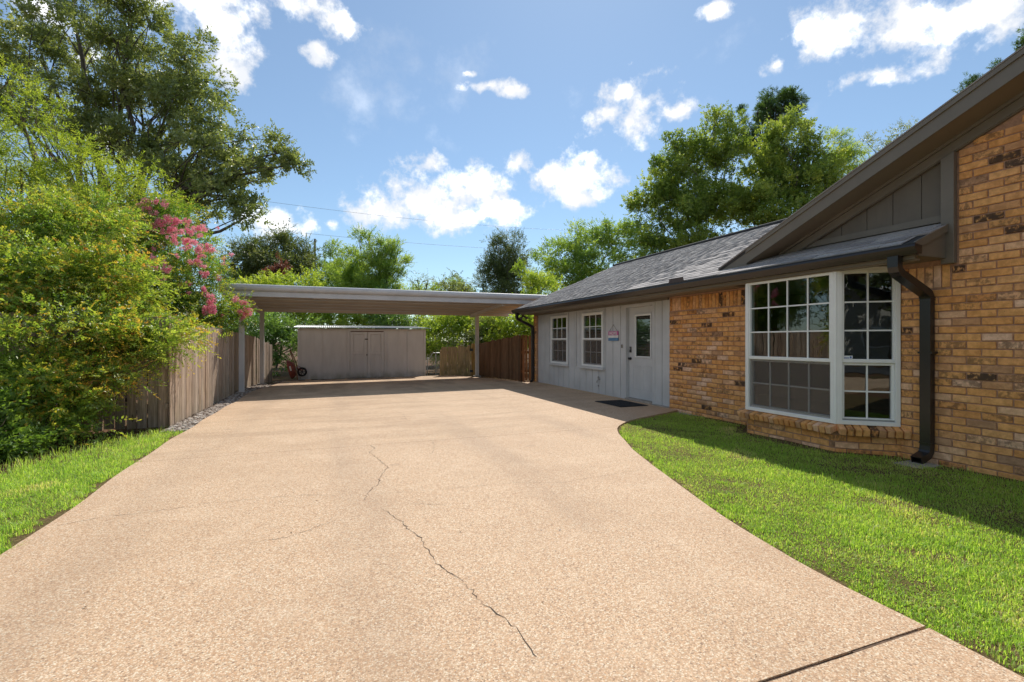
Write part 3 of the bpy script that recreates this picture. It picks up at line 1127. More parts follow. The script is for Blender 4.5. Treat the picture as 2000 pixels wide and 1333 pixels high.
# rowlock sill of the bay: sloping bricks laid on edge, proud of the base
def sill_row(a, b, cnt, t0=0, t1=0):
    a, b = Vector((*a, 0)), Vector((*b, 0))
    d = (b - a)
    L = d.length
    d = d / L
    n = Vector((d.y, -d.x, 0))
    for i in range(cnt):
        s = (i + .5) / cnt * L
        c = a + d * s
        w = L / cnt - .013
        tilt = .30 + R.uniform(-.02, .02)
        ax = (n * math.cos(tilt) - Vector((0, 0, 1)) * math.sin(tilt)).normalized()
        top = d.cross(ax)
        if top.z < 0:
            top = -top
        o = c + n * -.01 + Vector((0, 0, .262 + R.uniform(-.003, .003)))
        yy = ax.cross(top)
        mw = frame_mat(o, ax, top, yy) @ Matrix.Diagonal((.19 / BL, .085 / BD, w / BH, 1))
        bricks.append((R.randrange(7), mw, view_size(c + n * .1 + Vector((0, 0, .26)), (n + Vector((0, 0, .6))).normalized()) * .19 * w * 1.4))


sill_row((5.80, 5.50), (5.80, 4.11), 17)
sill_row((5.80, 4.09), (6.36, 3.63), 9)
sill_row((6.36, 5.97), (5.80, 5.51), 9)
scatter_pieces('brick', bricks, variants, M_BRICK, brick_wall, 300)
MB().prism([(6.5, 3.74, .2), (6.37, 3.74, .2), (5.87, 4.15, .2), (5.87, 5.45, .2), (6.37, 5.86, .2), (6.5, 5.86, .2)], (0, 0, .105)).build('bay_floor', M_MORTAR, house)

# --- wing roof
m = MB()
TH_ = .05


def under(x):
    return roofz(x) - .012


yv = valley_y(RX)
A = [(EX + .07, 3.21), (EX + .07, REND), (RIDGE_X, REND), (RIDGE_X, valley_y(RIDGE_X)), (6.37, valley_y(6.37)), (6.37, 3.21)]
m.prism([(x, y, under(x)) for x, y in A], (0, 0, -TH_))
B = [(RIDGE_X, -1.2), (RIDGE_X, REND), (13.75, REND), (13.75, -1.2)]
m.prism([(x, y, RIDGE_Z - .012 - SL * (x - RIDGE_X)) for x, y in B], (0, 0, -TH_))
roof = m.build('roof', M_UNDER, house)
shv = []
for k in range(5):
    L_ = (.22, .26, .30, .34, .25)[k]
    b_ = MB()
    t_ = .007 + .0016 * k
    b_.hexa([(0, 0, 0), (0, L_, 0), (.30, L_, -.002), (.30, 0, -.002), (0, 0, t_ + .006), (0, L_, t_ + .006), (.30, L_, .003), (.30, 0, .003)])
    shv.append((L_, b_.mesh('shingle', M_SHINGLE)))
sh = []
exz = .137
nrow = int((RIDGE_X - EX - .06) / math.cos(math.atan(SL)) / exz)
ang = math.atan(SL)
ux = Vector((math.cos(ang), 0, math.sin(ang)))
un = Vector((-math.sin(ang), 0, math.cos(ang)))
for i in range(nrow + 1):
    x = EX + .045 + ux.x * exz * i
    y = 3.22 + R.uniform(-.25, -.02)
    ylo = 3.19 if x + .25 < 6.36 else None
    while y < REND:
        kk = R.randrange(5)
        L_ = shv[kk][0]
        y2 = y + L_
        lim = valley_y(x + .2) + .05
        if (ylo is not None and y > 3.12 and (x < RX - .1 or True) and y2 < REND + .02) or (ylo is None and y > lim and y2 < REND + .02):
            o = Vector((x, max(y, 3.195) if ylo else y, roofz(x))) - un * .004
            mw = frame_mat(o, ux, (0, 1, 0), un)
            sh.append((kk, mw, view_size(o + ux * .07, un) * L_ * exz))
        y = y2 + .004
scatter_pieces('shingle', sh, [s[1] for s in shv], M_SHINGLE, roof, 300)
m = MB()
yy = valley_y(RIDGE_X) - .1
while yy < REND:
    y2 = min(REND, yy + 1.22)
    m.prism([(RIDGE_X - .17, yy, RIDGE_Z - .045), (RIDGE_X - .16, yy, RIDGE_Z + .0), (RIDGE_X, yy, RIDGE_Z + .055), (RIDGE_X + .16, yy, RIDGE_Z + .0), (RIDGE_X + .17, yy, RIDGE_Z - .045)], (0, y2 - yy - .006, 0))
    yy = y2
m.build('ridge_vent', M_UNDER, roof)
# eave: fascia, gutter, soffit
MB().box(EX + .115, EX + .14, 3.24, REND - .01, SOF - .005, EZ - .035).build('fascia', M_DARK, house)
m = MB()
m.box(EX + .14, 6.42, 5.93, REND - .02, SOF, SOF + .02)
m.box(EX + .14, 5.84, 3.24, 5.93, SOF + .026, SOF + .04)
m.box(5.84, 6.45, 5.47, 5.93, SOF + .025, SOF + .045)
m.box(5.84, 6.45, 3.24, 4.13, SOF + .025, SOF + .045)
m.build('soffit', M_SOFFIT, house)
MB().box(EX + .141, EX + .20, 3.24, REND - .02, SOF - .02, SOF - .002).build('soffit_moulding', M_SOFFIT, house)
MB().box(6.30, 6.338, 7.86, 14.4, SOF - .05, SOF - .001).build('frieze_board', M_DARK, house)
m = MB()
gp_ = [(EX + .113, EZ - .015), (EX + .0, EZ + .0), (EX - .01, EZ - .03), (EX + .01, EZ - .065), (EX + .035, EZ - .105), (EX + .113, EZ - .105)]
m.prism([(x, 3.17, z) for x, z in gp_], (0, .01, 0))
m.prism([(x, REND - .01, z) for x, z in gp_], (0, .01, 0))
for (a, b) in (((EX, EZ), (EX - .01, EZ - .03)), ((EX - .01, EZ - .03), (EX + .01, EZ - .065)), ((EX + .01, EZ - .065), (EX + .035, EZ - .105)), ((EX + .035, EZ - .105), (EX + .113, EZ - .105))):
    d = Vector((b[0] - a[0], b[1] - a[1])).normalized() * .004
    m.prism([(a[0], 3.18, a[1]), (b[0], 3.18, b[1]), (b[0] - d.y, 3.18, b[1] + d.x), (a[0] - d.y, 3.18, a[1] + d.x)], (0, REND - .01 - 3.18, 0))
m.box(EX - .006, EX + .016, 3.172, REND - .002, EZ - .001, EZ + .006)
gutter = m.build('gutter', M_GUTTER, house)
# bright drip edge on the pent roof and splash guard at the valley
MB().box(EX + .018, EX + .06, 3.19, 6.9, EZ + .001, EZ + .007).build('drip_edge', M_STEEL, roof)
m = MB()
m.prism([(EX - .004, 6.62, EZ - .005), (EX - .004, 7.02, EZ - .005), (EX - .004, 7.0, EZ + .085), (EX - .004, 6.65, EZ + .085)], (.004, 0, 0))
m.prism([(EX, 7.02, EZ), (EX + .1, 7.02, EZ + .02), (EX + .1, 7.02, EZ + .06), (EX, 7.0, EZ + .085)], (0, -.004, 0))
m.build('splash_guard', paint('brown metal', (.06, .04, .035), .1, .45), gutter)


# --- downspouts
def spout(path, w, d, name='downspout'):
    """rectangular pipe along path in a plane Y = const"""
    m = MB()
    P = [Vector(p) for p in path]
    dirs = [(b - a).normalized() for a, b in zip(P, P[1:])]
    rings = []
    for i, p in enumerate(P):
        a = dirs[max(0, i - 1)]
        b = dirs[min(len(dirs) - 1, i)]
        t_ = (a + b).normalized()
        s = Vector((0, 1, 0))
        u_ = t_.cross(s).normalized()
        k_ = 1 / max(.5, t_.dot(b))
        rings.append([p + u_ * d / 2 * k_ + s * w / 2, p + u_ * d / 2 * k_ - s * w / 2, p - u_ * d / 2 * k_ - s * w / 2, p - u_ * d / 2 * k_ + s * w / 2])
    vs = [q for r_ in rings for q in r_]
    fs = []
    for i in range(len(P) - 1):
        for k in range(4):
            fs.append((i * 4 + k, i * 4 + (k + 1) % 4, i * 4 + 4 + (k + 1) % 4, i * 4 + 4 + k))
    fs.append((0, 1, 2, 3))
    # open outlet: inner lip
    n = len(vs)
    last = rings[-1]
    c = sum(last, Vector()) / 4
    vs += [c + (q - c) * .86 for q in last] + [c + (q - c) * .86 - dirs[-1] * .08 for q in last]
    b0 = (len(P) - 1) * 4
    for k in range(4):
        k2 = (k + 1) % 4
        fs += [(b0 + k, b0 + k2, n + k2, n + k), (n + k, n + k2, n + 4 + k2, n + 4 + k)]
    fs.append((n + 4, n + 5, n + 6, n + 7))
    m.add(vs, fs)
    return m.build(name, M_GUTTER, house)


ds = spout([(5.715, 3.40, EZ - .10), (5.715, 3.40, 2.13), (5.73, 3.40, 2.09), (5.765, 3.40, 2.06), (6.20, 3.40, 1.88), (6.245, 3.40, 1.855), (6.268, 3.40, 1.81),
            (6.268, 3.40, .16), (6.26, 3.40, .10), (6.23, 3.40, .06), (6.08, 3.40, .01)], .105, .08)
m = MB()
for zz in (1.79, 1.815, .19):
    m.box(6.224, 6.312, 3.342, 3.458, zz - .006, zz + .006)
for zz in (1.2,):
    m.box(6.224, 6.33, 3.33, 3.47, zz - .012, zz + .012)
m.build('strap', M_GUTTER, ds)
MB().box(5.86, 6.24, 3.24, 3.52, -.06, -.02).build('splash_block', M_CONC, house, bevel=.01)
ds = spout([(5.715, 14.55, EZ - .10), (5.715, 14.55, 2.10), (5.73, 14.55, 2.06), (5.765, 14.55, 2.03), (6.20, 14.55, 1.83), (6.25, 14.55, 1.80), (6.272, 14.55, 1.75),
            (6.272, 14.55, .12), (6.26, 14.55, .05), (6.20, 14.55, .0)], .10, .075)
# flood light under the corner
m = MB()
m.tube([(6.0, 14.72, SOF), (6.0, 14.72, SOF - .05)], .05, 12)
m.tube([(6.0, 14.72, SOF - .05), (5.93, 14.66, SOF - .10), (5.88, 14.62, SOF - .14)], [.02, .035, .055], 10)
m.tube([(6.0, 14.72, SOF - .05), (6.07, 14.66, SOF - .10), (6.12, 14.62, SOF - .13)], [.02, .035, .055], 10)
m.build('floodlight', M_DARK, house)

# --- gable over the bay
Yr = -1.2


def gz2(y):
    return gablez(y) if y >= Yr else gablez(Yr) - GS * (Yr - y)


m = MB()
G_ = [(RX, valley_y(RX) + .02), (RIDGE_X, valley_y(RIDGE_X)), (RIDGE_X + .2, Yr), (18.2, Yr), (RX, Yr)]
G_ = [(RX, valley_y(RX) + .02), (RIDGE_X, max(Yr, valley_y(RIDGE_X))), (18.2, max(Yr, valley_y(RIDGE_X))), (18.2, Yr), (RX, Yr)]
m.prism([(x, y, gablez(y) + .02) for x, y in G_], (0, 0, -.045))
H_ = [(RX, Yr), (18.2, Yr), (18.2, -8.8), (RX, -8.8)]
m.prism([(x, y, gz2(y) + .02) for x, y in H_], (0, 0, -.045))
groof = m.build('gable_roof', M_UNDER, house)
m = MB()
m.prism([(RX - .025, valley_y(RX) - .02, gablez(valley_y(RX) - .02) + .018), (RX - .025, Yr, gablez(Yr) + .018), (RX - .025, Yr, gablez(Yr) + .034), (RX - .025, valley_y(RX) - .02, gablez(valley_y(RX) - .02) + .034)], (.3, 0, 0))
m.build('shingle_edge', M_SHINGLE, groof)


def rake(x0, x1, y0, y1, top, bot, name, mt, bot0=None):
    m = MB()
    m.prism([(x0, y0, gablez(y0) + top), (x0, y1, gablez(y1) + top), (x0, y1, gablez(y1) + bot), (x0, y0, gablez(y0) + (bot if bot0 is None else bot0))], (x1 - x0, 0, 0))
    return m.build(name, mt, house)


rake(RX - .018, RX + .0, GY0, Yr, .016, -.035, 'rake_trim', M_DARK)
rake(RX, RX + .022, GY0, Yr, .012, -.185, 'rake_board', M_DARK)
rake(RX + .022, 6.36, GY0 - .02, Yr, -.165, -.185, 'rake_soffit', M_SOFFIT)
rake(6.27, 6.318, GY0 - .3, Yr, -.186, -.222, 'rake_moulding', M_DARK)
rake(6.30, 6.34, GY0 - .3, Yr, -.187, -.335, 'rake_frieze', M_DARK)
rake(6.288, 6.30, GY0 - .3, Yr, -.30, -.325, 'rake_moulding', M_DARK)
# closing cheek where the rake dies into the wing roof
yv = valley_y(RX)
m = MB()
m.prism([(RX + .004, GY0, gablez(GY0) - .004), (RX + .004, yv + .1, gablez(yv + .1) - .004), (RX + .004, yv + .1, roofz(RX) - .03), (RX + .004, GY0, roofz(RX) - .03)], (.022, 0, 0))
m.prism([(RX + .026, GY0, gablez(GY0) - .01), (RX + .026, GY0, roofz(RX) - .02), (6.36, GY0, roofz(6.36) - .02), (6.36, GY0, gablez(GY0) - .01)], (0, .02, 0))
m.build('rake_return', M_DARK, house)
# grooved panels above the pent roof
edges_ = [5.40, 5.02, 4.73, 4.42, 4.10, 3.80, 3.50, 3.26]
for a, b in zip(edges_, edges_[1:]):
    zb = roofz(6.36) - .06
    za, zc = gablez(a) - .24, gablez(b) - .24
    if za < zb + .02:
        za = zb + .02
    MB().prism([(6.352, a - .004, zb), (6.352, a - .004, za), (6.352, b + .004, zc), (6.352, b + .004, zb)], (.02, 0, 0)).build('gable_panel', M_PANEL, house)
MB().prism([(6.366, 5.6, roofz(6.36) - .05), (6.366, 5.6, gablez(5.6) - .2), (6.366, 3.2, gablez(3.2) - .2), (6.366, 3.2, roofz(6.36) - .05)], (.1, 0, 0)).build('gable_backing', M_PANEL, house)
m = MB()
m.box(6.322, 6.352, 3.26, 5.35, roofz(6.34) + .01, roofz(6.34) + .085)
m.build('apron_board', M_DARK, house)
m = MB()
m.prism([(6.27, 3.275, SOF - .03), (6.27, 3.275, gablez(3.275) - .335), (6.27, 3.155, gablez(3.155) - .335), (6.27, 3.155, SOF - .03)], (.06, 0, 0))
m.build('corner_board', M_DARK, house, bevel=.003)
# end of the pent roof
m = MB()
m.prism([(EX + .14, 3.225, SOF + .03), (EX + .14, 3.225, roofz(EX + .14) - .015), (6.275, 3.225, roofz(6.275) - .015), (6.275, 3.225, SOF + .03)], (0, .02, 0))
m.build('pent_end', M_DARK, house)
m = MB()
m.prism([(EX + .07, 3.20, roofz(EX + .07) - .085), (EX + .07, 3.20, roofz(EX + .07) - .002), (6.275, 3.20, roofz(6.275) - .002), (6.275, 3.20, roofz(6.275) - .085)], (0, .022, 0))
m.build('pent_rake', M_DARK, house)

# ================================================================== CARPORT
CY0, CY1 = 15.0, 19.05
CXL, CXR = -2.70, 7.1
cp = thing('carport', 'grey metal carport with flat roof on square posts beyond the driveway', 'carport', (1.6, 17, 0))


def deckz(y):
    return 2.845 - 0.055 * (y - CY0)


m = MB()
m.prism([(CXL, CY0 + .06, deckz(CY0) + .0), (CXL, CY1, deckz(CY1)), (CXL, CY1, deckz(CY1) + .02), (CXL, CY0 + .06, deckz(CY0) + .02)], (CXR - CXL, 0, 0))
m.build('roof_deck', M_PAN, cp)
m = MB()     # rounded front gutter
prof = [(CY0 + .10, 2.885), (CY0 + .02, 2.90), (CY0 - .03, 2.885), (CY0 - .055, 2.85), (CY0 - .06, 2.80), (CY0 - .045, 2.75), (CY0 - .01, 2.715), (CY0 + .03, 2.705), (CY0 + .10, 2.705)]
xs = [CXL - .03, -.35, 2.62, CXR]
for a, b in zip(xs, xs[1:]):
    m.prism([(a + .002, y, z) for y, z in prof], (b - a - .004, 0, 0))
m.build('gutter', M_CARPORT, cp)
m = MB()
m.box(CXL + .03, CXR, CY0 + .02, CY0 + .05, 2.565, 2.704)
m.box(CXL + .03, CXR, CY0 + .05, CY0 + .12, 2.565, 2.585)
m.build('fascia', M_CARPORT, cp)
for y in (15.9, 16.75, 17.6, 18.4):
    m = MB()
    z1 = deckz(y) - .001
    m.box(CXL + .06, CXR, y, y + .025, z1 - .21, z1)
    rib_ = m.build('roof_rib', M_PAN, cp)
    MB().box(CXL + .06, CXR, y - .03, y + .09, z1 - .232, z1 - .211).build('rib_flange', M_CARPORT, rib_)
MB().box(CXL + .03, CXR, CY1, CY1 + .03, deckz(CY1) - .26, deckz(CY1) + .03).build('rear_fascia', M_PAN, cp)
m = MB()
m.prism([(CXL + .0, CY0 + .06, 2.60), (CXL + .0, CY0 + .06, 2.87), (CXL + .0, CY1, deckz(CY1) + .03), (CXL + .0, CY1, deckz(CY1) - .22)], (.028, 0, 0))
m.build('side_trim', M_CARPORT, cp)
PX1, PX2, PX3 = (-2.23, 15.2), (-2.09, 18.4), (5.50, 18.3)
for x0_, tag_ in ((-2.2, 0), (5.47, 1)):
    m = MB()
    m.prism([(x0_ - .05, CY0 + .15, 2.63 - .01), (x0_ - .05, CY1 - .02, deckz(CY1) - .215), (x0_ - .05, CY1 - .02, deckz(CY1) - .33), (x0_ - .05, CY0 + .15, 2.50)], (.10, 0, 0))
    m.build('side_beam', M_PAN, cp)
for (x, y) in (PX1, PX2, PX3):
    zb = gz(x, y)
    p_ = MB().box(x - .065, x + .065, y - .065, y + .065, zb - .1, 2.50 - .05 * (y - 15)).build('post', M_CARPORT, cp, bevel=.006)
    MB().box(x - .13, x + .13, y - .13, y + .13, zb - .06, zb + .012).build('base_plate', M_CONC, p_, bevel=.004)

# ================================================================== SHED
SY, SX0, SX1 = 19.75, -1.06, 3.76
sz0, sz1 = -0.12, 1.835
shed = thing('shed', 'low mauve grey storage shed with double doors and corrugated roof behind the carport', 'shed', (1.35, SY, -.12))


def mat_shed():
    m, q, b = mat('aged mauve paint')
    p = coord(q)
    n1 = q.noise(q.vm('MULTIPLY', p, (5, 1, 1)).outputs[0], 1.1, 5, 0.6).outputs[0]
    c = q.mix(q.smooth(n1, 0.3, 0.7), (0.68, 0.65, 0.64, 1), (0.75, 0.72, 0.71, 1))
    sep = q.n('ShaderNodeSeparateXYZ', {0: p})
    lo = q.m('SUBTRACT', 1.0, q.smooth(sep.outputs[2], -0.1, 0.22))
    n2 = q.noise(q.vm('MULTIPLY', p, (1, 1, .5)).outputs[0], 3.5, 5, 0.65).outputs[0]
    c = q.mix(q.m('MULTIPLY', q.m('MULTIPLY', lo, q.smooth(n2, 0.25, 0.7)), 0.6), c, (0.25, 0.22, 0.12, 1))
    n3 = q.noise(q.vm('MULTIPLY', p, (9, 9, 1.2)).outputs[0], 1.0, 4, 0.6).outputs[0]
    c = q.mix(q.m('MULTIPLY', q.smooth(n3, 0.6, 0.75), 0.12), c, (0.40, 0.36, 0.35, 1))
    setb(q, b, col=c, rough=0.75, spec=0.2, normal=bump(q, n3, 0.2, 0.004))
    return m


M_SHED = mat_shed()
m = MB()
m.box(SX0 + .03, SX1 - .03, SY + .04, SY + .08, sz0, sz1 - .02)
m.box(SX0 + .03, SX0 + .07, SY + .08, SY + 3, sz0, sz1 - .02)
m.box(SX1 - .07, SX1 - .03, SY + .08, SY + 3, sz0, sz1 - .02)
m.box(SX0 + .07, SX1 - .07, SY + 2.95, SY + 3, sz0, sz1 - .02)
m.build('wall', M_SHED, shed)
D0, D1 = 0.70, 2.20
for a, b in ((SX0, SX0 + .10), (SX0 + .105, -.18), (-.175, D0), (D1, 2.99), (2.995, SX1 - .10), (SX1 - .095, SX1)):
    MB().box(a + .007, b - .007, SY + .012, SY + .039, sz0, sz1 - .03).build('wall_panel', M_SHED, shed)
m = MB()
m.box(D0 + .002, D0 + .10, SY - .005, SY + .038, sz0, sz1 - .04)
m.box(D1 - .10, D1 - .002, SY - .005, SY + .038, sz0, sz1 - .04)
m.box(D0 + .1, D1 - .1, SY - .005, SY + .038, 1.70, sz1 - .04)
m.build('door_frame', M_SHED, shed, bevel=.004)
MB().box(D0 + .13, D1 - .13, SY - .022, SY - .006, 1.69, 1.72).build('door_track', paint('rust', (.16, .08, .05), .3, .8, 30), shed)
for k, (a, b) in enumerate(((D0 + .112, 1.440), (1.460, D1 - .112))):
    d_ = MB().box(a, b, SY + .015, SY + .036, sz0 + .03, 1.685).build('door', M_SHED, shed)
    m = MB()
    m.box(a + .001, a + .11, SY - .016, SY + .0145, sz0 + .03, 1.685)
    m.box(b - .11, b - .001, SY - .016, SY + .0145, sz0 + .03, 1.685)
    m.box(a + .11, b - .11, SY - .016, SY + .0145, 1.59, 1.685)
    m.box(a + .11, b - .11, SY - .016, SY + .0145, .80, .90)
    m.build('stile', M_SHED, d_, bevel=.006)
    w_ = (b - a - .22) / 5
    for i in range(5):
        MB().box(a + .11 + i * w_ + .009, a + .11 + (i + 1) * w_ - .009, SY - .008, SY + .0145, sz0 + .05, .79).build('plank', M_SHED, d_)
    MB().box(a + .132, b - .132, SY - .004, SY + .0145, .925, 1.565).build('panel', M_SHED, d_, bevel=.004)
    m = MB()
    for zz in (.15, .78, 1.5):
        xx = a if k == 0 else b - .10
        m.box(xx, xx + .10, SY - .024, SY - .016, zz, zz + .035)
    m.build('hinge', M_SHED, d_)
m = MB()
m.box(1.36, 1.47, SY - .035, SY - .0165, 1.38, 1.42)
m.box(1.42, 1.45, SY - .04, SY - .0165, .76, .82)
m.build('latch', M_BLACK, shed)
V, F = [], []
nx_ = 340
for j, (y, z) in enumerate(((SY - .08, 1.845), (SY + 3.2, 2.02))):
    for i in range(nx_ + 1):
        x = SX0 - .16 + (SX1 - SX0 + .36) * i / nx_
        V.append((x, y, z + .010 * math.sin(i * 2 * math.pi / 5)))
for i in range(nx_):
    F.append((i, i + 1, nx_ + 2 + i, nx_ + 1 + i))
me = np_mesh('roof_sheet', np.array(V), np.array(F), M_STEEL)
o = put('roof_sheet', me, shed)
sm = o.modifiers.new('thickness', 'SOLIDIFY')
sm.thickness = .004
for x, w_ in ((.62, .09), (1.6, .3), (2.15, .09), (-.8, .2)):
    MB().box(x, x + w_, SY - .03, SY + .2, -.22, sz0 - .003).build('foundation_block', M_BRICK, shed, bevel=.004)

# ================================================================== FENCES
def board(parent, x, y, ang_, w, zb, zt, m, th=.018, dog=True):
    j = R.uniform(-.006, .006)
    c_ = .022 if dog else .002
    zt += R.uniform(-.026, .018)
    w *= R.uniform(.93, 1.0)
    pts = [(-w / 2, 0, zb), (w / 2, 0, zb), (w / 2, 0, zt - c_), (w / 2 - c_, 0, zt), (-w / 2 + c_, 0, zt), (-w / 2, 0, zt - c_)]
    lean = R.gauss(0, .006)
    mb = MB().prism([(p[0] + lean * (p[2] - zb), 0, p[2]) for p in pts], (0, th, 0))
    mb.local(Matrix.Translation((x - math.sin(ang_) * j, y + math.cos(ang_) * j, 0)) @ Matrix.Rotation(ang_ + R.gauss(0, .02), 4, 'Z'))
    return mb.build('board', m, parent)


def fence_run(parent, pts, tops, w, m, face, bots=None, gap=.006):
    """boards along the polyline; face = +1 / -1 picks the side on which the boards stand before the rails"""
    for (a, b, ta, tb) in zip(pts, pts[1:], tops, tops[1:]):
        d = Vector((b[0] - a[0], b[1] - a[1]))
        L = d.length
        d /= L
        n = max(1, round(L / w))
        ang_ = math.atan2(d.y, d.x)
        for i in range(n):
            s = (i + .5) / n
            x, y = a[0] + d.x * L * s, a[1] + d.y * L * s
            board(parent, x, y, ang_, L / n - gap * R.uniform(.3, 2.2), gz(x, y) - .05 + R.uniform(-.01, .02), ta + (tb - ta) * s, m)
        nx, ny = -d.y * face, d.x * face
        for zr in (.25, .9, 1.45):
            if zr < min(ta, tb) - .1:
                o_ = .024 if face > 0 else .026
                mb = MB()
                q = [(a[0] + nx * o_, a[1] + ny * o_), (b[0] + nx * o_, b[1] + ny * o_), (b[0] + nx * (o_ + .04), b[1] + ny * (o_ + .04)), (a[0] + nx * (o_ + .04), a[1] + ny * (o_ + .04))]
                za, zb_ = gz(*a) + zr, gz(*b) + zr
                zz = [za, zb_, zb_, za]
                mb.hexa([(p[0], p[1], z_) for p, z_ in zip(q, zz)] + [(p[0], p[1], z_ + .085) for p, z_ in zip(q, zz)])
                mb.build('rail', m, parent)
        k = max(1, round(L / 2.4))
        for i in range(k + 1):
            s = min(.985, max(.015, i / k))
            x, y = a[0] + d.x * L * s + nx * .115, a[1] + d.y * L * s + ny * .115
            MB().box(x - .045, x + .045, y - .045, y + .045, gz(x, y) - .15, ta + (tb - ta) * s - .12).build('post', m, parent)


fl = thing('wooden_fence', 'weathered grey tall board fence along the left driveway edge, turning behind the shrub', 'fence', (-2.4, 9.4, 0))
fence_run(fl, [(-7.8, 9.42), (-2.44, 9.42)], [1.78, 1.73], .146, M_FENCE_L, 1, gap=.014)
fence_run(fl, [(-2.42, 9.40), (-2.44, 13.0), (-2.38, 17.2), (-2.30, 18.6)], [1.73, 1.64, 1.52, 1.48], .142, M_FENCE_L, 1)
fence_run(fl, [(-2.27, 18.62), (-1.93, 20.0)], [1.44, 1.18], .142, M_FENCE_L, 1)
M_FENCE_O = mat_wood('old brown cedar', [(.13, .085, .05), (.18, .12, .075), (.15, .10, .065)])
fr = thing('wooden_fence', 'dark brown stained board fence between the carport post and the house corner', 'fence', (6.0, 17, 0))
fence_run(fr, [(6.22, 15.45), (5.80, 18.95)], [1.54, 1.24], .138, M_FENCE_D, -1, gap=.003)
fence_run(fr, [(6.26, 15.46), (6.80, 15.62)], [1.53, 1.52], .16, M_FENCE_O, 1, gap=.02)
gt = thing('fence_gate', 'pale low plank gate with mossy lower boards right of the shed', 'gate', (4.9, 19.1, 0))
fence_run(gt, [(4.26, 19.16), (5.46, 19.10)], [1.10, 1.13], .133, M_GATE, 1, gap=.005)
MB().box(5.50, 5.68, 19.02, 19.12, -.15, 1.22).build('hinge_post', M_NEW, gt, bevel=.004)
for zz in (.05, .92):
    MB().prism([(5.42, 19.055, zz), (5.54, 19.01, zz), (5.54, 19.01, zz + .10), (5.42, 19.055, zz + .10)], (0, -.008, 0)).build('hinge', M_BLACK, gt)

# chain link between shed and gate
cl = thing('chain_link_fence', 'short sagging chain link fence between the shed and the pale gate', 'fence', (4.1, 20.0, 0))
m = MB()
for x in (3.86, 4.22):
    m.tube([(x, 20.0, -.2), (x, 20.0, .85 if x > 4 else .66)], .025, 8)
m.build('post', M_STEEL, cl)
top = [(3.86, 20.0, .62), (3.93, 20.0, .60), (4.0, 20.0, .66), (4.06, 20.0, .78), (4.12, 20.0, .83), (4.24, 20.0, .83), (4.9, 20.2, .80)]
MB().tube(top, .02, 8).build('rail', M_STEEL, cl)
m = MB()
for i in range(-14, 30):
    for s in (1, -1):
        x0 = 3.86 + i * .06
        a, b = Vector((x0, 20.01, -.12)), Vector((x0 + s * .85, 20.01, .73))
        lo, hi = 0.0, 1.0
        pts = [a.lerp(b, k / 6) for k in range(7)]
        pts = [p for p in pts if 3.86 <= p.x <= 4.8]
        if len(pts) > 1:
            m.tube(pts, .0028, 3, False)
m.build('mesh_wire', M_STEEL, cl)

# ================================================================== SMALL THINGS
mat_o = thing('doormat', 'black rubber doormat on the paving before the grey door', 'doormat', (5.8, 8.75, 0))
MB().box(5.47, 6.14, 8.26, 9.26, .004, .014).build('mat_base', M_RUBBER, mat_o, bevel=.004)
for k in range(22):
    MB().box(5.50 + .028 * k, 5.513 + .028 * k, 8.30, 9.22, .0145, .020).build('rib', M_RUBBER, mat_o)

SYL, SYR = 10.14, 9.72
sg = thing('home_sign', 'small pink, white and blue HOME plaque hanging beside the door', 'sign', (6.38, 9.93, 1.5))
M_PINK = paint('pink board', (.52, .12, .30), .05, .6, 10)
M_WHT = paint('white board', (.72, .70, .70), .05, .6, 10)
M_BLU = paint('blue board', (.045, .16, .34), .08, .6, 10)
MB().box(6.372, 6.384, SYR, SYL, 1.467, 1.565).build('pink_board', M_PINK, sg)
MB().box(6.372, 6.384, SYR, SYL, 1.407, 1.466).build('white_board', M_WHT, sg)
bb = MB().box(6.372, 6.384, SYR, SYL, 1.335, 1.406).build('blue_board', M_BLU, sg)
m = MB()
for r_ in range(3):
    for k in range(12):
        y, z = SYL - .025 - k * .033 - (.016 if r_ % 2 else 0), 1.352 + r_ * .019
        if y > SYR + .01:
            m.box(6.3705, 6.3722, y - .006, y + .006, z - .005, z + .005)
m.build('dots', paint('pale blue print', (.30, .48, .60), .02, .6), bb)
MB().tube([(6.378, SYL - .04, 1.565), (6.378, 9.93, 1.715), (6.378, SYR + .04, 1.565)], .004, 6).build('cord', M_DARK, sg)
MB().tube([(6.40, 9.93, 1.712), (6.365, 9.93, 1.712)], .006, 6).build('nail', M_BLACK, sg)


def lettering(s, size, y0, z0, x, m, parent, spacing=1.0, bold=0.0):
    cu = bpy.data.curves.new('lettering', 'FONT')
    cu.body = s
    cu.size = size
    cu.align_x = 'CENTER'
    cu.extrude = .0012
    cu.space_character = spacing
    cu.offset = bold
    cu.materials.append(m)
    tmp = bpy.data.objects.new('lettering', cu)
    COL.objects.link(tmp)
    me_ = bpy.data.meshes.new_from_object(tmp.evaluated_get(bpy.context.evaluated_depsgraph_get()))
    bpy.data.objects.remove(tmp)
    put('lettering', me_, parent, frame_mat((x, y0, z0), (0, -1, 0), (0, 0, 1), (-1, 0, 0)))


lettering('HOME', .105, 9.93, 1.479, 6.3705, M_WHT, sg, 1.18, .0025)

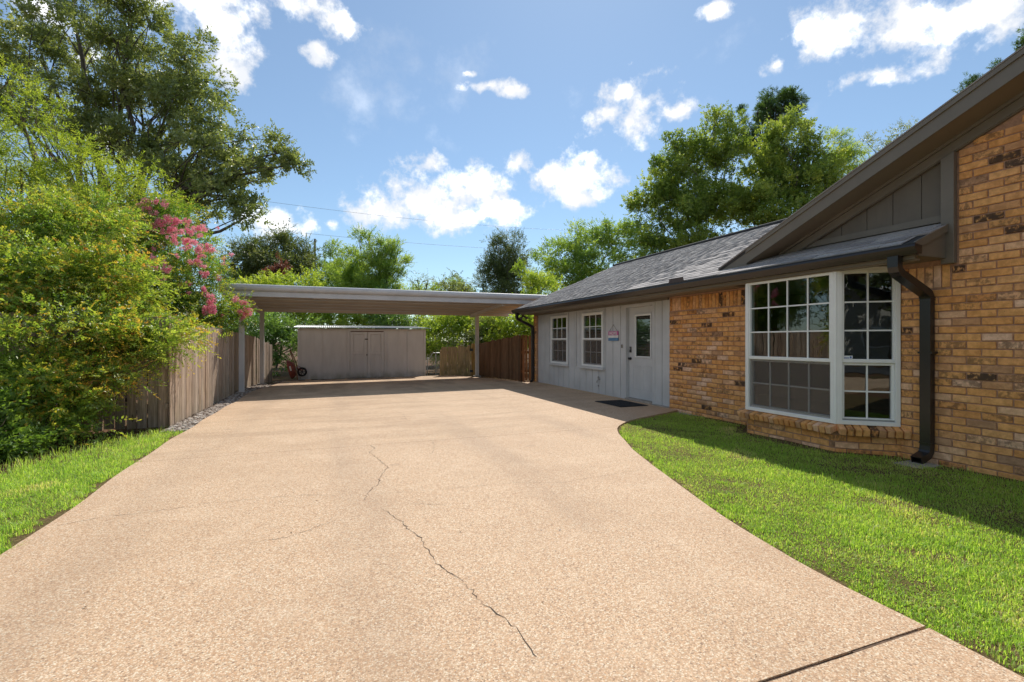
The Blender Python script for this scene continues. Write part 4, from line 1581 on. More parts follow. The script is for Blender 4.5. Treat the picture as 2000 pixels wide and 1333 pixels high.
wb = thing('wheelbarrow', 'rust red wheelbarrow tipped up against the left end of the shed', 'wheelbarrow', (-1.3, 19.6, -.15))
M_RED = paint('rusty red enamel', (.22, .045, .025), .35, .6, 9)
bmq = []
m = MB()
N_ = 14
rim, bot = [], []
for k in range(N_):
    a = 2 * math.pi * k / N_
    rx_ = .30 if math.cos(a) > 0 else .26
    rim.append((.0 + .05, .31 * math.sin(a), .37 * math.cos(a)))
    bot.append((.22, .20 * math.sin(a), .24 * math.cos(a) - .02))
m.add(rim + bot + [(p[0] + .012, p[1] * .97, p[2] * .97) for p in rim] + [(p[0] - .012, p[1] * .95, p[2] * .95) for p in bot],
      [(k, (k + 1) % N_, N_ + (k + 1) % N_, N_ + k) for k in range(N_)] + [tuple(N_ + k for k in range(N_))] +
      [(2 * N_ + k, 3 * N_ + k, 3 * N_ + (k + 1) % N_, 2 * N_ + (k + 1) % N_) for k in range(N_)] + [tuple(3 * N_ + k for k in range(N_))[::-1]] +
      [(k, 2 * N_ + k, 2 * N_ + (k + 1) % N_, (k + 1) % N_) for k in range(N_)])
WBM = Matrix.Translation((-1.36, 19.62, .27)) @ Matrix.Rotation(math.radians(-14), 4, 'Y') @ Matrix.Rotation(math.radians(-8), 4, 'Z')
m.local(WBM).build('tray', M_RED, wb)
MB().box(-.0, .003, -.03, .03, .05, .22).local(WBM @ Matrix.Translation((.14, -.275, -.1)) @ Matrix.Rotation(math.radians(80), 4, 'Z')).build('decal', M_WHT, wb)
for s in (-1, 1):
    MB().tube([WBM @ Vector((.27, s * .22, -.72 + .28)), WBM @ Vector((.29, s * .16, .2)), WBM @ Vector((.24, s * .07, .66))], .018, 6).build('handle', M_FENCE_D, wb)
    MB().tube([WBM @ Vector((.27, s * .19, -.1)), WBM @ Vector((.5, s * .2, -.14)), WBM @ Vector((.27, s * .19, .1))], .011, 6).build('leg', M_RED, wb)
m = MB()
c_ = WBM @ Vector((.44, 0, -.20))
ax_ = (WBM.to_3x3() @ Vector((0, 1, 0)))
e1 = (WBM.to_3x3() @ Vector((1, 0, 0)))
e2 = (WBM.to_3x3() @ Vector((0, 0, 1)))
m.tube([c_ + (e1 * math.cos(a * .3927) + e2 * math.sin(a * .3927)) * .14 for a in range(17)], .035, 8, False)
m.tube([c_ - ax_ * .08, c_ + ax_ * .08], .012, 8)
for a in range(3):
    q_ = (e1 * math.cos(a * 1.05) + e2 * math.sin(a * 1.05)) * .12
    m.tube([c_ - q_, c_ + q_], .01, 6)
m.build('wheel', M_RUBBER, wb)


# utility poles and wires far behind
def pole(u, v0, t, hpx, r, label):
    b = at(u, 667, t)
    zt = at(u, v0, t).z
    p = thing('utility_pole', label, 'utility pole', (b.x, b.y, -1))
    MB().tube([(b.x, b.y, -1.0), (b.x, b.y, zt)], [r, r * .8], 10).build('pole_shaft', mat_bark('pole wood', (.10, .08, .06), (.19, .16, .13)), p)
    return p


p1 = pole(367, 366, 26, 0, .13, 'grey wooden utility pole rising behind the pink crape myrtle')
b = at(367, 405, 26)
MB().tube([(b.x + .02, b.y - .16, b.z - .12), (b.x + .02, b.y - .16, b.z + .12)], .09, 10).build('insulator', M_STEEL, p1)
m = MB()
m.tube([(b.x + .09, b.y - .1, b.z - .1), (b.x + .1, b.y - .1, -1)], .02, 6)
m.build('ground_wire', M_STEEL, p1)
p2 = pole(615, 467, 60, 0, .14, 'distant utility pole top poking above the trees beyond the carport')
for (a, b, lab) in ((at(367, 372, 26), at(1290, 452, 46), 'upper thin power line crossing the clouds above the carport'),
                    (at(367, 430, 26), at(1330, 490, 46), 'lower thin power line just above the treetops')):
    m = MB()
    m.tube([a.lerp(b, i / 24) - Vector((0, 0, .7 * 4 * (i / 24) * (1 - i / 24))) for i in range(25)], .008, 5)
    tag(m.build('power_line', M_STEEL), lab, 'power line')

# ================================================================== VEGETATION
def nrm(a):
    return a / np.maximum(np.linalg.norm(a, axis=1, keepdims=True), 1e-9)


def leaf_mesh(name, B, D, L, W, NV, tint, tip, m, fold=.16):
    """one folded diamond of two triangles per leaf"""
    S = nrm(np.cross(D, NV))
    U = np.cross(S, D)
    L, W = L[:, None], W[:, None]
    n = len(B)
    V = np.empty((n, 4, 3))
    V[:, 0] = B
    V[:, 1] = B + D * L * .48 + S * W * .5 + U * W * fold
    V[:, 2] = B + D * L - U * L * .10
    V[:, 3] = B + D * L * .48 - S * W * .5 + U * W * fold
    i = np.arange(n)[:, None] * 4
    T = np.concatenate([i + np.array([[0, 1, 2]]), i + np.array([[0, 2, 3]])])
    return np_mesh(name, V.reshape(-1, 3), T, m, {'tint': np.repeat(tint, 4), 'tip': np.repeat(tip, 4)})


def px(u, v, t, ru, rv, dep=.8):
    p = at(u, v, t)
    return (p.x, p.y, p.z, ru * t / FPX, ru * t / FPX * dep, rv * t / FPX)


NLEAF = 0


def tree(name, label, cat, base, blobs, m_leaf, m_bark, clumps=60, clump_r=.6, twigs=30, leaves=9, twig_len=.35, leaf_len=.09, leaf_w=.045,
         up=.3, out=.7, rnd=.6, trunk_r=.15, fork=.45, stems=1, group=None, shell=2.2, seed=1, limb_r=.05, droop=.0, tipy=1.0, leafname='crown', face=.5,
         skip=None, show=1.0, wexp=.72):
    global NLEAF
    r = np.random.default_rng(seed)
    bl = np.array(blobs, float)
    root = thing(name, label, cat, base, group)
    wgt = (bl[:, 3] * bl[:, 4] * bl[:, 5]) ** wexp
    cnt = np.maximum(3, np.round(clumps * wgt / wgt.sum())).astype(int)
    cen, own = [], []
    for i, k in enumerate(cnt):
        d = nrm(r.normal(size=(k, 3)))
        d[:, 2] = d[:, 2] * .9 + .08
        rad = r.random(k) ** (1 / shell)
        cen.append(bl[i, :3] + d * rad[:, None] * bl[i, 3:6] * (1 + .12 * np.sin(d[:, :1] * 5 + i) + .1 * np.sin(d[:, 2:] * 7 + i * 2)))
        own += [i] * k
    C = np.vstack(cen)
    own = np.array(own)
    K = len(C)
    ctint = r.normal(0, .16, K)
    crs = clump_r * r.uniform(.55, 1.3, K)
    # twigs
    ti = np.repeat(np.arange(K), twigs)
    nt = len(ti)
    off = r.normal(size=(nt, 3)) * np.array([.5, .5, .38])
    TB = C[ti] + off * crs[ti][:, None]
    outv = nrm(C[ti] - bl[own[ti], :3] + off * crs[ti][:, None])
    TD = nrm(outv * out + nrm(off) * .35 + np.array([0, 0, 1.]) * up + r.normal(size=(nt, 3)) * rnd)
    TL = twig_len * r.uniform(.5, 1.35, nt)
    TN = nrm(np.array([0, 0, 1.]) * face + r.normal(size=(nt, 3)) * .55)
    TS = nrm(np.cross(TD, TN))
    # leaves
    li = np.repeat(np.arange(nt), leaves)
    s = np.tile((np.arange(leaves) + .6) / leaves, nt)
    side = np.where(np.tile(np.arange(leaves), nt) % 2 == 0, 1.0, -1.0)
    n = len(li)
    B = TB[li] + TD[li] * (TL[li] * s)[:, None]
    B[:, 2] -= droop * (s ** 2) * TL[li]
    D = nrm(TD[li] * (.45 + .5 * s[:, None]) + TS[li] * (side * (1.05 - .6 * s))[:, None] + r.normal(size=(n, 3)) * .28)
    D[:, 2] -= droop * .5 * s
    D = nrm(D)
    NV = nrm(TN[li] + r.normal(size=(n, 3)) * .45)
    sz = r.uniform(.65, 1.25, n) * (1.05 - .35 * s)
    tw = r.normal(0, .12, nt)
    tint = np.clip(.5 + ctint[own_idx(ti, li)] + tw[li] + r.normal(0, .12, n), 0, 1)
    tipv = np.clip(s * 1.0 + r.normal(0, .12, nt)[li] + (tipy - 1), 0, 1)
    keep = r.random(n) < show
    if skip is not None:
        keep &= ~skip(B)
    me = leaf_mesh(leafname, B[keep], D[keep], leaf_len * sz[keep], leaf_w * sz[keep], NV[keep], tint[keep], tipv[keep], m_leaf)
    NLEAF += int(keep.sum())
    put(leafname, me, root)
    # wood
    m = MB()
    base = Vector(base)
    cz = Vector(bl[:, :3].mean(0))
    rr = random.Random(seed)

    def limb(a, b, ra, rb, bend, k=5, ns=6):
        a, b = Vector(a), Vector(b)
        L = (b - a).length
        mid = Vector((rr.gauss(0, 1), rr.gauss(0, 1), rr.gauss(0, .6))) * bend * L
        pts = []
        for i in range(k + 1):
            t = i / k
            p = a.lerp(b, t) + mid * math.sin(math.pi * t) + Vector((0, 0, bend * L * .5 * math.sin(math.pi * t)))
            if 0 < i < k:
                p += Vector((rr.gauss(0, 1), rr.gauss(0, 1), rr.gauss(0, 1))) * L * .025
            pts.append(p)
        m.tube(pts, [ra + (rb - ra) * (i / k) ** .8 for i in range(k + 1)], ns, False)
        return pts
    for sidx in range(stems):
        if stems == 1:
            fk = base.lerp(cz, fork)
            tp = limb(base - Vector((0, 0, .3)), fk, trunk_r, trunk_r * .72, .03, 6, 9)
            src = [tp[-1], tp[-2], tp[-3]]
            todo = range(len(bl))
        else:
            src = [base + Vector((rr.gauss(0, .12), rr.gauss(0, .12), 0))]
            todo = [i for i in range(len(bl)) if i % stems == sidx % max(1, len(bl))] or [sidx % len(bl)]
        for i in todo:
            bp = limb(src[rr.randrange(len(src))], bl[i, :3], trunk_r * (.6 if stems == 1 else 1), limb_r * .6, .06)
            cl_ = [k_ for k_ in range(K) if own[k_] == i]
            rr.shuffle(cl_)
            for k_ in cl_[:11]:
                limb(bp[rr.randrange(2, len(bp))], C[k_], limb_r * .9, limb_r * .18, .09, 4, 5)
    me = m.mesh('trunk', m_bark)
    for p in me.polygons:
        p.use_smooth = True
    put('trunk', me, root)
    return root


def own_idx(ti, li):
    return ti[li]


BARK = mat_bark('grey bark', (.06, .05, .042), (.17, .145, .12))
BARK2 = mat_bark('brown bark', (.09, .06, .042), (.20, .14, .10))
L_OAK = mat_leaf('oak leaves', [(.105, .14, .055), (.155, .20, .08), (.22, .265, .11), (.32, .34, .18)], trans=.28, rough=.38, spec=.5)
L_LIME = mat_leaf('lime leaves', [(.12, .19, .03), (.19, .26, .04), (.27, .33, .055), (.35, .38, .075)], trans=.42)
L_TIPS = mat_leaf('crape leaves', [(.10, .185, .042), (.17, .28, .055), (.27, .37, .075), (.38, .44, .11)],
                  tips=[(.46, .20, .08), (.48, .29, .07), (.44, .38, .07), (.36, .40, .075)], trans=.35, rough=.38, spec=.5)
L_CRAPE = mat_leaf('dark crape leaves', [(.06, .13, .03), (.10, .20, .04), (.16, .27, .05), (.24, .33, .075)],
                   tips=[(.28, .34, .06), (.38, .30, .08), (.26, .34, .06)], trans=.38, rough=.36, spec=.5)
L_BROAD = mat_leaf('broad leaves', [(.08, .15, .035), (.13, .22, .045), (.20, .29, .06)], trans=.32)
L_DARK = mat_leaf('dark evergreen leaves', [(.055, .085, .035), (.09, .125, .05), (.135, .17, .07), (.19, .21, .10)], trans=.22)
L_IVY = mat_leaf('ivy leaves', [(.07, .14, .045), (.11, .20, .06), (.16, .265, .08), (.24, .35, .11)], trans=.28, rough=.35)
L_YEL = mat_leaf('yellow green leaves', [(.13, .22, .04), (.21, .30, .055), (.30, .38, .07), (.40, .44, .10)], trans=.42)
L_GREY = mat_leaf('grey green leaves', [(0.107, 0.144, 0.071), (0.180, 0.215, 0.107), (0.262, 0.299, 0.144)], trans=.28)
L_PURP = mat_leaf('purple leaves', [(0.071, 0.029, 0.043), (0.132, 0.048, 0.059), (0.191, 0.071, 0.071)], trans=.3)
L_GUM = mat_leaf('sweetgum leaves', [(.09, .15, .038), (.15, .22, .052), (.23, .30, .075), (.36, .40, .11)], trans=.35)
L_PINE = mat_leaf('pine needles', [(.05, .10, .038), (.08, .145, .05), (.125, .20, .07)], trans=.2)
L_MID = mat_leaf('mid green leaves', [(.11, .19, .045), (.17, .265, .06), (.25, .345, .08), (.35, .41, .11)], trans=.38)


def gb(u, t, z=None):
    p = at(u, 667, t)
    return (p.x, p.y, gz(p.x, p.y) - .05 if z is None else z)


# ---- the big oak behind the shrubs
tree('oak_tree', 'huge spreading live oak with olive leaves filling the upper left sky', 'tree', gb(170, 25, -.2),
     [px(70, 70, 24, 160, 110), px(250, 90, 23, 140, 95), px(330, 190, 22, 110, 70), px(190, 200, 23, 120, 80), px(300, 285, 22, 90, 55), px(420, 240, 21.5, 60, 38),
      px(450, 290, 21, 80, 46), px(545, 300, 20.5, 50, 44), px(575, 320, 20.4, 20, 20), px(230, 290, 23, 90, 60), px(270, 170, 22.5, 90, 60), px(455, 385, 20.5, 52, 36), px(480, 425, 20.3, 20, 18), px(30, 210, 23, 110, 90), px(390, 340, 21.5, 65, 40), px(430, 370, 21, 55, 34), px(350, 345, 21.8, 50, 40), px(470, 330, 20.8, 50, 26),
      px(360, 105, 21.5, 45, 60), px(345, 395, 22, 45, 40), px(405, 425, 22, 26, 30), px(255, 20, 22, 70, 36),
      px(150, -80, 24, 170, 70), px(-70, 120, 24, 90, 120)],
     L_OAK, BARK, clumps=430, clump_r=.50, twigs=32, leaves=9, twig_len=.34, leaf_len=.165, leaf_w=.08, trunk_r=.40, fork=.55, shell=1.6, seed=3, limb_r=.045, wexp=.55, up=.15, out=.5, rnd=.8)

# ---- lime-green tree at far left
tree('pistache_tree', 'bright lime green feathery tree rising at the far left above the orange-tipped shrub', 'tree', gb(40, 12.6),
     [px(40, 330, 12.4, 110, 90), px(150, 330, 12.4, 85, 60), px(70, 240, 12.6, 60, 55), px(210, 385, 12, 85, 50), px(15, 160, 12.8, 26, 60), px(120, 420, 11.8, 110, 60),
      px(-80, 300, 12.6, 90, 120), px(150, 270, 12.6, 40, 30), px(265, 345, 12, 30, 18), px(315, 395, 11.8, 30, 14)],
     L_LIME, BARK2, clumps=120, clump_r=.34, twigs=26, leaves=13, twig_len=.36, leaf_len=.085, leaf_w=.026, trunk_r=.10, seed=7, limb_r=.02, droop=.25, up=.45, rnd=.5)

# ---- pink crape myrtle behind the fence corner
CRP = [px(330, 480, 12.2, 100, 70), px(265, 560, 11.6, 105, 60), px(385, 555, 12.2, 70, 58), px(400, 612, 12.3, 62, 30), px(440, 592, 12.5, 36, 26),
       px(235, 450, 12, 90, 55), px(200, 520, 11.4, 90, 70), px(330, 590, 11.8, 80, 45), px(345, 640, 11.6, 45, 18), px(395, 645, 11.9, 40, 18), px(430, 622, 12.3, 40, 22), px(460, 605, 12.5, 18, 14), px(310, 420, 12.2, 60, 30)]
crape = tree('crape_myrtle', 'crape myrtle with pink flower heads leaning over the fence toward the carport', 'tree', gb(250, 12.2),
             CRP, L_CRAPE, BARK2, wexp=.6, clumps=220, clump_r=.30, twigs=30, leaves=12, twig_len=.30, leaf_len=.062, leaf_w=.030, trunk_r=.05, stems=5, seed=9, limb_r=.014, up=.35, rnd=.5, droop=.2)
M_PETAL = mat_leaf('pink petals', [(.80, .20, .32), (.86, .31, .42), (.90, .45, .53), (.92, .60, .65)], trans=.3, rough=.6, spec=.2, ttint=(1.1, 1.1, 1.05))
heads = [(285, 402, .15), (302, 396, .10), (321, 400, .10), (300, 418, .11), (293, 440, .15), (312, 436, .13), (328, 428, .15), (345, 432, .13), (366, 432, .08), (336, 446, .13), (352, 452, .10),
         (372, 450, .12), (388, 446, .11), (399, 446, .09), (336, 466, .12), (360, 478, .13), (378, 474, .10), (388, 487, .13), (402, 482, .12), (415, 489, .09), (300, 507, .11),
         (322, 523, .13), (290, 520, .08), (385, 511, .11), (399, 534, .09), (427, 545, .08), (308, 549, .08), (372, 512, .07), (392, 502, .09), (398, 568, .11), (410, 578, .09),
         (412, 590, .10), (402, 605, .13), (416, 610, .10), (430, 613, .09), (414, 600, .08), (460, 586, .09), (474, 592, .08), (481, 591, .07), (486, 608, .12), (477, 612, .09),
         (467, 610, .09), (473, 620, .09), (482, 606, .08), (318, 452, .07), (280, 425, .07), (345, 500, .06), (250, 418, .05), (263, 445, .05), (208, 395, .06), (150, 392, .05)]
r = np.random.default_rng(44)
B, D, L, W, NV, TT = [], [], [], [], [], []
heads = [(a, b, c * .86) for a, b, c in heads] + [(int(r.normal(350, 60)), int(r.normal(510, 55)), .045) for _ in range(26)]
for (u, v, rad) in heads:
    t = 11.55 if u < 420 else 12.25
    if u < 345 and v > 495:
        t = 10.95
    c = np.array(at(u, v, t))
    n = int(340 * (rad / .1) ** 2)
    d = nrm(r.normal(size=(n, 3)))
    d[:, 2] *= 1.15
    sub = nrm(r.normal(size=(11, 3))) * rad * r.uniform(.3, 1.15, (11, 1))
    p = c + sub[r.integers(0, 11, n)] + d * rad * .36 * (r.random(n) ** .4)[:, None]
    B.append(p)
    D.append(nrm(d + r.normal(size=(n, 3)) * .5))
    NV.append(nrm(d * .3 + r.normal(size=(n, 3))))
    L.append(r.uniform(.018, .034, n))
    W.append(r.uniform(.016, .03, n))
    TT.append(np.clip(.45 + r.normal(0, .24, n) + r.normal(0, .12), 0, 1))
B, D, L, W, NV, TT = map(np.concatenate, (B, D, L, W, NV, TT))
put('blossom', leaf_mesh('blossom', B, D, L, W, NV, TT, TT, M_PETAL), crape)

# ---- orange-tipped shrub in the corner
tree('orange_tipped_shrub', 'wide crape myrtle shrub with orange young tips before the left fence', 'shrub', (-3.9, 8.6, -.08),
     [px(60, 440, 8.6, 95, 60), px(190, 450, 9.0, 90, 50), px(60, 560, 7.7, 120, 80), px(190, 560, 8.2, 105, 65), px(100, 660, 7.2, 130, 70), px(235, 650, 7.9, 85, 48), px(305, 668, 7.8, 38, 20),
      px(330, 686, 7.8, 24, 12), px(60, 760, 6.7, 100, 60), px(150, 745, 7.0, 66, 42), px(90, 830, 6.5, 75, 36), px(230, 690, 7.6, 56, 22), px(150, 815, 6.9, 40, 16),
      px(-70, 600, 7.4, 90, 170), px(-60, 780, 6.6, 90, 70), px(270, 615, 8.4, 40, 22), px(300, 640, 8.2, 50, 12), px(355, 655, 8.4, 18, 8)],
     L_TIPS, BARK2, wexp=.66, clumps=320, clump_r=.32, twigs=36, leaves=14, twig_len=.26, leaf_len=.056, leaf_w=.028, trunk_r=.022, stems=9, seed=12, limb_r=.008, up=.28, out=.9, rnd=.5, droop=.3,
     leafname='foliage', shell=2.6)
tree('broadleaf_shrub', 'low broad-leaved green shrub at the left edge beside the lawn', 'shrub', (-3.75, 6.85, -.08),
     [px(0, 810, 5.9, 34, 30), px(30, 868, 5.8, 36, 20), px(-10, 885, 5.6, 40, 24), px(-80, 840, 5.7, 60, 60)],
     L_BROAD, BARK2, clumps=34, clump_r=.15, twigs=22, leaves=7, twig_len=.16, leaf_len=.075, leaf_w=.04, trunk_r=.012, stems=5, seed=14, limb_r=.006, leafname='foliage', up=.3)

# ---- thicket behind fence, shed and carport
bush = [
    ('hedge_bush', 'deep green hedge mass behind the shed and between the fences', [(480, 640, 27, 70, 50), (590, 640, 28, 80, 50), (700, 640, 28, 90, 50), (820, 640, 28, 90, 50), (930, 640, 27, 80, 46), (1050, 640, 26, 90, 46), (640, 575, 29, 80, 36), (560, 590, 28, 80, 34)], L_IVY, 130, .13, .075, 29),
    ('woodland_shrub', 'mid green shrubs low along the carport roof line behind the vines', [(470, 560, 29, 50, 24), (640, 556, 29, 50, 26), (800, 575, 30, 60, 20), (900, 575, 32, 70, 22), (690, 560, 29, 50, 24)], L_MID, 80, .12, .06, 30),
    ('privet_bush', 'dark privet mass behind the left fence filling the back of the crape myrtles', [(60, 480, 13.5, 140, 120), (230, 520, 14, 120, 110), (330, 560, 14.5, 90, 80), (130, 600, 13, 160, 70), (380, 620, 15, 60, 50), (-90, 520, 13, 120, 130), (60, 420, 14.5, 110, 70)], L_CRAPE, 150, .085, .045, 27),
    ('privet_bush', 'second privet mass behind the fence, nearer the street than the orange-tipped shrub', [(-260, 560, 9.5, 180, 170), (-420, 560, 8.5, 200, 200), (-180, 480, 11, 140, 130)], L_IVY, 60, .12, .065, 28),
    ('ivy_covered_bush', 'dark ivy covered bush between the left fence end and the shed', [(470, 690, 20.9, 70, 50), (545, 670, 21.3, 44, 60), (430, 655, 20.5, 60, 34), (555, 640, 21.6, 60, 26), (500, 630, 21, 60, 20)], L_IVY, 95, .10, .06, 15),
    ('vine_thicket', 'sunlit lime vine thicket above the left half of the shed roof', [(600, 635, 24.5, 55, 26), (660, 628, 25, 60, 26), (715, 630, 25, 50, 26), (620, 600, 25.5, 70, 30)], L_YEL, 70, .11, .06, 16),
    ('dark_bush', 'dark green bush behind the middle of the shed roof', [(760, 625, 24.5, 50, 28), (800, 632, 24, 40, 24), (740, 590, 25.5, 60, 30)], L_IVY, 50, .11, .06, 17),
    ('yellow_green_bush', 'yellow green bush right of the shed above the pale gate', [(870, 640, 23, 50, 34), (850, 680, 21.8, 26, 34), (905, 625, 23.5, 50, 30), (880, 690, 21.8, 40, 24)], L_YEL, 85, .11, .06, 18),
    ('olive_bush', 'olive bush with brownish twigs over the hinge post of the gate', [(935, 660, 22.4, 40, 26), (955, 640, 23, 40, 30), (925, 690, 22, 40, 24)], L_GREY, 50, .11, .055, 19),
    ('lime_bush', 'bright lime bush overhanging the dark brown fence beside the house corner', [(1000, 630, 22.5, 50, 26), (1030, 650, 22, 45, 28), (980, 655, 22, 40, 26), (1045, 620, 22, 50, 22), (1080, 655, 22, 50, 40)], L_YEL, 90, .11, .06, 20),
    ('vine_thicket', 'lime green vine thicket showing over the left half of the carport roof', [(500, 560, 25.5, 40, 16), (560, 555, 25.5, 46, 20), (610, 562, 25, 40, 18), (470, 575, 25, 40, 22), (535, 600, 25, 90, 34)], L_YEL, 80, .11, .06, 21),
]
for nm, lab, bs, lm, cl_, ll, lw, sd in bush:
    b0 = bs[0]
    tree(nm, lab, 'bush', gb(b0[0], b0[2]), [px(*b) for b in bs], lm, BARK2, clumps=cl_, clump_r=.42, twigs=26, leaves=9, twig_len=.32, leaf_len=ll, leaf_w=lw,
         trunk_r=.03, stems=4, seed=sd, limb_r=.012, leafname='foliage', up=.35, rnd=.65)

far = [
    # name, label, base u, t, blobs, leaf, clumps, clump_r, twigs, leaves, twig_len, leaf_len, leaf_w
    ('evergreen_tree', 'rounded dark evergreen tree behind the left half of the carport roof', 540, 31,
     [(490, 505, 31, 45, 45), (545, 490, 31, 48, 42), (595, 505, 31, 32, 38), (545, 530, 30.5, 85, 36), (460, 535, 30.5, 38, 32), (545, 460, 31, 14, 16)], L_DARK, 170, .55, 32, 8, .34, .14, .065, .3, .55),
    ('purple_leaf_plum', 'small purple leaved tree peeping over the carport roof', 535, 27.5, [(535, 540, 27.5, 26, 14), (548, 528, 27.5, 16, 12)], L_PURP, 16, .3, 24, 8, .28, .11, .06, .3, .55),
    ('conical_tree', 'narrow pointed mid green tree left of the feathery tree', 655, 33, [(655, 490, 33, 13, 26), (652, 520, 33, 20, 26), (690, 500, 33, 16, 22), (670, 535, 32.5, 34, 26)], L_MID, 40, .4, 30, 8, .3, .13, .06, .5, .4),
    ('feathery_tree', 'feathery green tree with loose upright shoots above the carport middle', 740, 27,
     [(700, 530, 27, 50, 30), (755, 525, 27, 38, 38), (730, 500, 27, 22, 22), (765, 495, 27, 22, 18), (720, 475, 27, 7, 20), (745, 485, 27, 10, 26), (770, 480, 27, 10, 14), (785, 510, 27, 12, 8), (715, 560, 26.5, 70, 24), (705, 460, 27, 6, 10)],
     L_MID, 150, .30, 28, 9, .34, .12, .045, .75, .4),
    ('twiggy_sapling', 'sparse reddish twiggy sapling against the sky right of the feathery tree', 822, 25, [(815, 548, 25, 22, 14), (835, 548, 25, 20, 10), (822, 580, 25, 20, 26)], L_GREY, 15, .28, 8, 6, .4, .09, .045, .5, .8),
    ('grey_shrub_tree', 'grey green rounded tree low over the carport roof', 885, 30, [(870, 562, 30, 34, 14), (905, 556, 30, 28, 18), (890, 590, 30, 60, 30)], L_GREY, 40, .45, 26, 8, .32, .12, .055, .3, .6),
    ('cedar_tree', 'dark ragged cedar tree above the right end of the carport', 985, 34,
     [(985, 545, 34, 46, 26), (975, 515, 34, 34, 26), (1005, 505, 34, 28, 28), (970, 485, 34, 18, 22), (1012, 472, 34, 9, 14), (978, 470, 34, 7, 12), (1000, 575, 33.5, 55, 26), (940, 555, 34, 14, 14), (985, 530, 34, 40, 40)], L_DARK, 150, .45, 32, 8, .34, .13, .05, .45, .6),
    ('lime_maple', 'yellow lime young tree between the cedar and the house roof', 1045, 30, [(1040, 545, 30, 34, 24), (1060, 565, 30, 40, 20), (1020, 520, 30.5, 16, 16), (1050, 600, 29, 50, 30)], L_YEL, 46, .42, 28, 8, .32, .12, .06, .35, .6),
    ('deciduous_tree', 'mid green tree left of the tallest trees above the roof ridge end', 1150, 37,
     [(1090, 500, 37, 50, 36), (1140, 470, 37, 48, 34), (1195, 455, 37, 50, 34), (1230, 490, 37, 34, 44), (1150, 520, 36.5, 90, 40), (1105, 550, 36, 80, 34), (1180, 560, 36, 80, 40)], L_MID, 190, .60, 32, 8, .42, .17, .085, .3, .6),
    ('sweetgum_tree', 'tall broad sweetgum tree left of the pine behind the house roof', 1370, 39,
     [(1310, 350, 39, 58, 60), (1370, 290, 39, 54, 60), (1420, 300, 39, 44, 72), (1400, 235, 39, 22, 30), (1340, 410, 39, 80, 60), (1270, 390, 39, 36, 36), (1265, 470, 39, 36, 40), (1410, 400, 38.5, 80, 60), (1320, 270, 39, 22, 26), (1330, 490, 38.5, 90, 50), (1245, 395, 39, 14, 12)],
     L_GUM, 330, .66, 34, 8, .42, .19, .12, .4, .6),
    ('sweetgum_tree', 'tall sweetgum tree just right of the pine behind the house roof', 1545, 38,
     [(1530, 270, 38, 44, 44), (1570, 290, 38, 38, 44), (1500, 330, 38, 46, 50), (1550, 360, 38, 80, 60), (1480, 400, 37.5, 60, 50), (1600, 340, 38, 44, 50), (1545, 235, 38, 18, 16), (1540, 450, 37.5, 100, 60)],
     L_GUM, 240, .66, 34, 8, .42, .19, .12, .4, .6),
    ('loose_pine', 'light green pine with loose branches right of the sweetgums', 1650, 42,
     [(1640, 280, 42, 22, 28), (1625, 320, 42, 44, 30), (1665, 305, 42, 34, 18), (1680, 330, 42, 30, 26), (1640, 370, 42, 70, 40)], L_YEL, 80, .60, 30, 9, .45, .24, .05, .35, .6),
    ('birch_tree', 'airy pale leaved tree tip above the slope of the rake board', 1740, 46,
     [(1755, 262, 46, 28, 10), (1785, 245, 46, 22, 12), (1730, 280, 46, 20, 10), (1690, 275, 46, 6, 6), (1765, 300, 46, 60, 26)], L_GREY, 34, .5, 12, 7, .7, .22, .09, .4, .7),
]
for (nm, lab, bu, bt, bs, lm, cl_, cr_, tw_, lv_, tl_, ll, lw, up_, rn_) in far:
    tree(nm, lab, 'tree', gb(bu, bt, -.5), [px(*b) for b in bs], lm, BARK, clumps=cl_, clump_r=cr_, twigs=tw_, leaves=lv_, twig_len=tl_, leaf_len=ll, leaf_w=lw,
         trunk_r=.11 if bt > 32 else .06, fork=.6, seed=sum(map(ord, lab)) % 997, limb_r=.028, up=up_, rnd=rn_, shell=2.0)
# pines: tufts of needles on bare limbs
tree('pine_tree', 'tall dark pine tree with clumped crown standing highest above the house roof', 'tree', gb(1500, 46, -.5),
     [px(1540, 195, 46, 26, 18), px(1510, 195, 46, 34, 16), px(1478, 222, 46, 38, 20), px(1520, 215, 46, 30, 14), px(1555, 215, 46, 22, 12), px(1470, 260, 46, 26, 22), px(1455, 290, 46, 24, 20), px(1535, 240, 46, 26, 14), px(1500, 310, 46, 30, 30)],
     L_PINE, BARK, clumps=70, clump_r=.5, twigs=24, leaves=16, twig_len=.30, leaf_len=.36, leaf_w=.045, trunk_r=.22, fork=.92, seed=61, limb_r=.06, up=.6, rnd=.7, shell=2.0)
tree('pine_tree', 'pine tree whose tufted top shows over the roof edge at the far right', 'tree', gb(1990, 40, -.5),
     [px(1985, 95, 40, 40, 18), px(1970, 130, 40, 30, 20), px(2040, 80, 40, 50, 40), px(1890, 165, 40, 22, 8), px(1930, 180, 40, 50, 22), px(2030, 170, 40, 80, 50)],
     L_PINE, BARK, clumps=60, clump_r=.5, twigs=24, leaves=15, twig_len=.28, leaf_len=.32, leaf_w=.04, trunk_r=.2, fork=.85, seed=62, limb_r=.05, up=.5, rnd=.7)

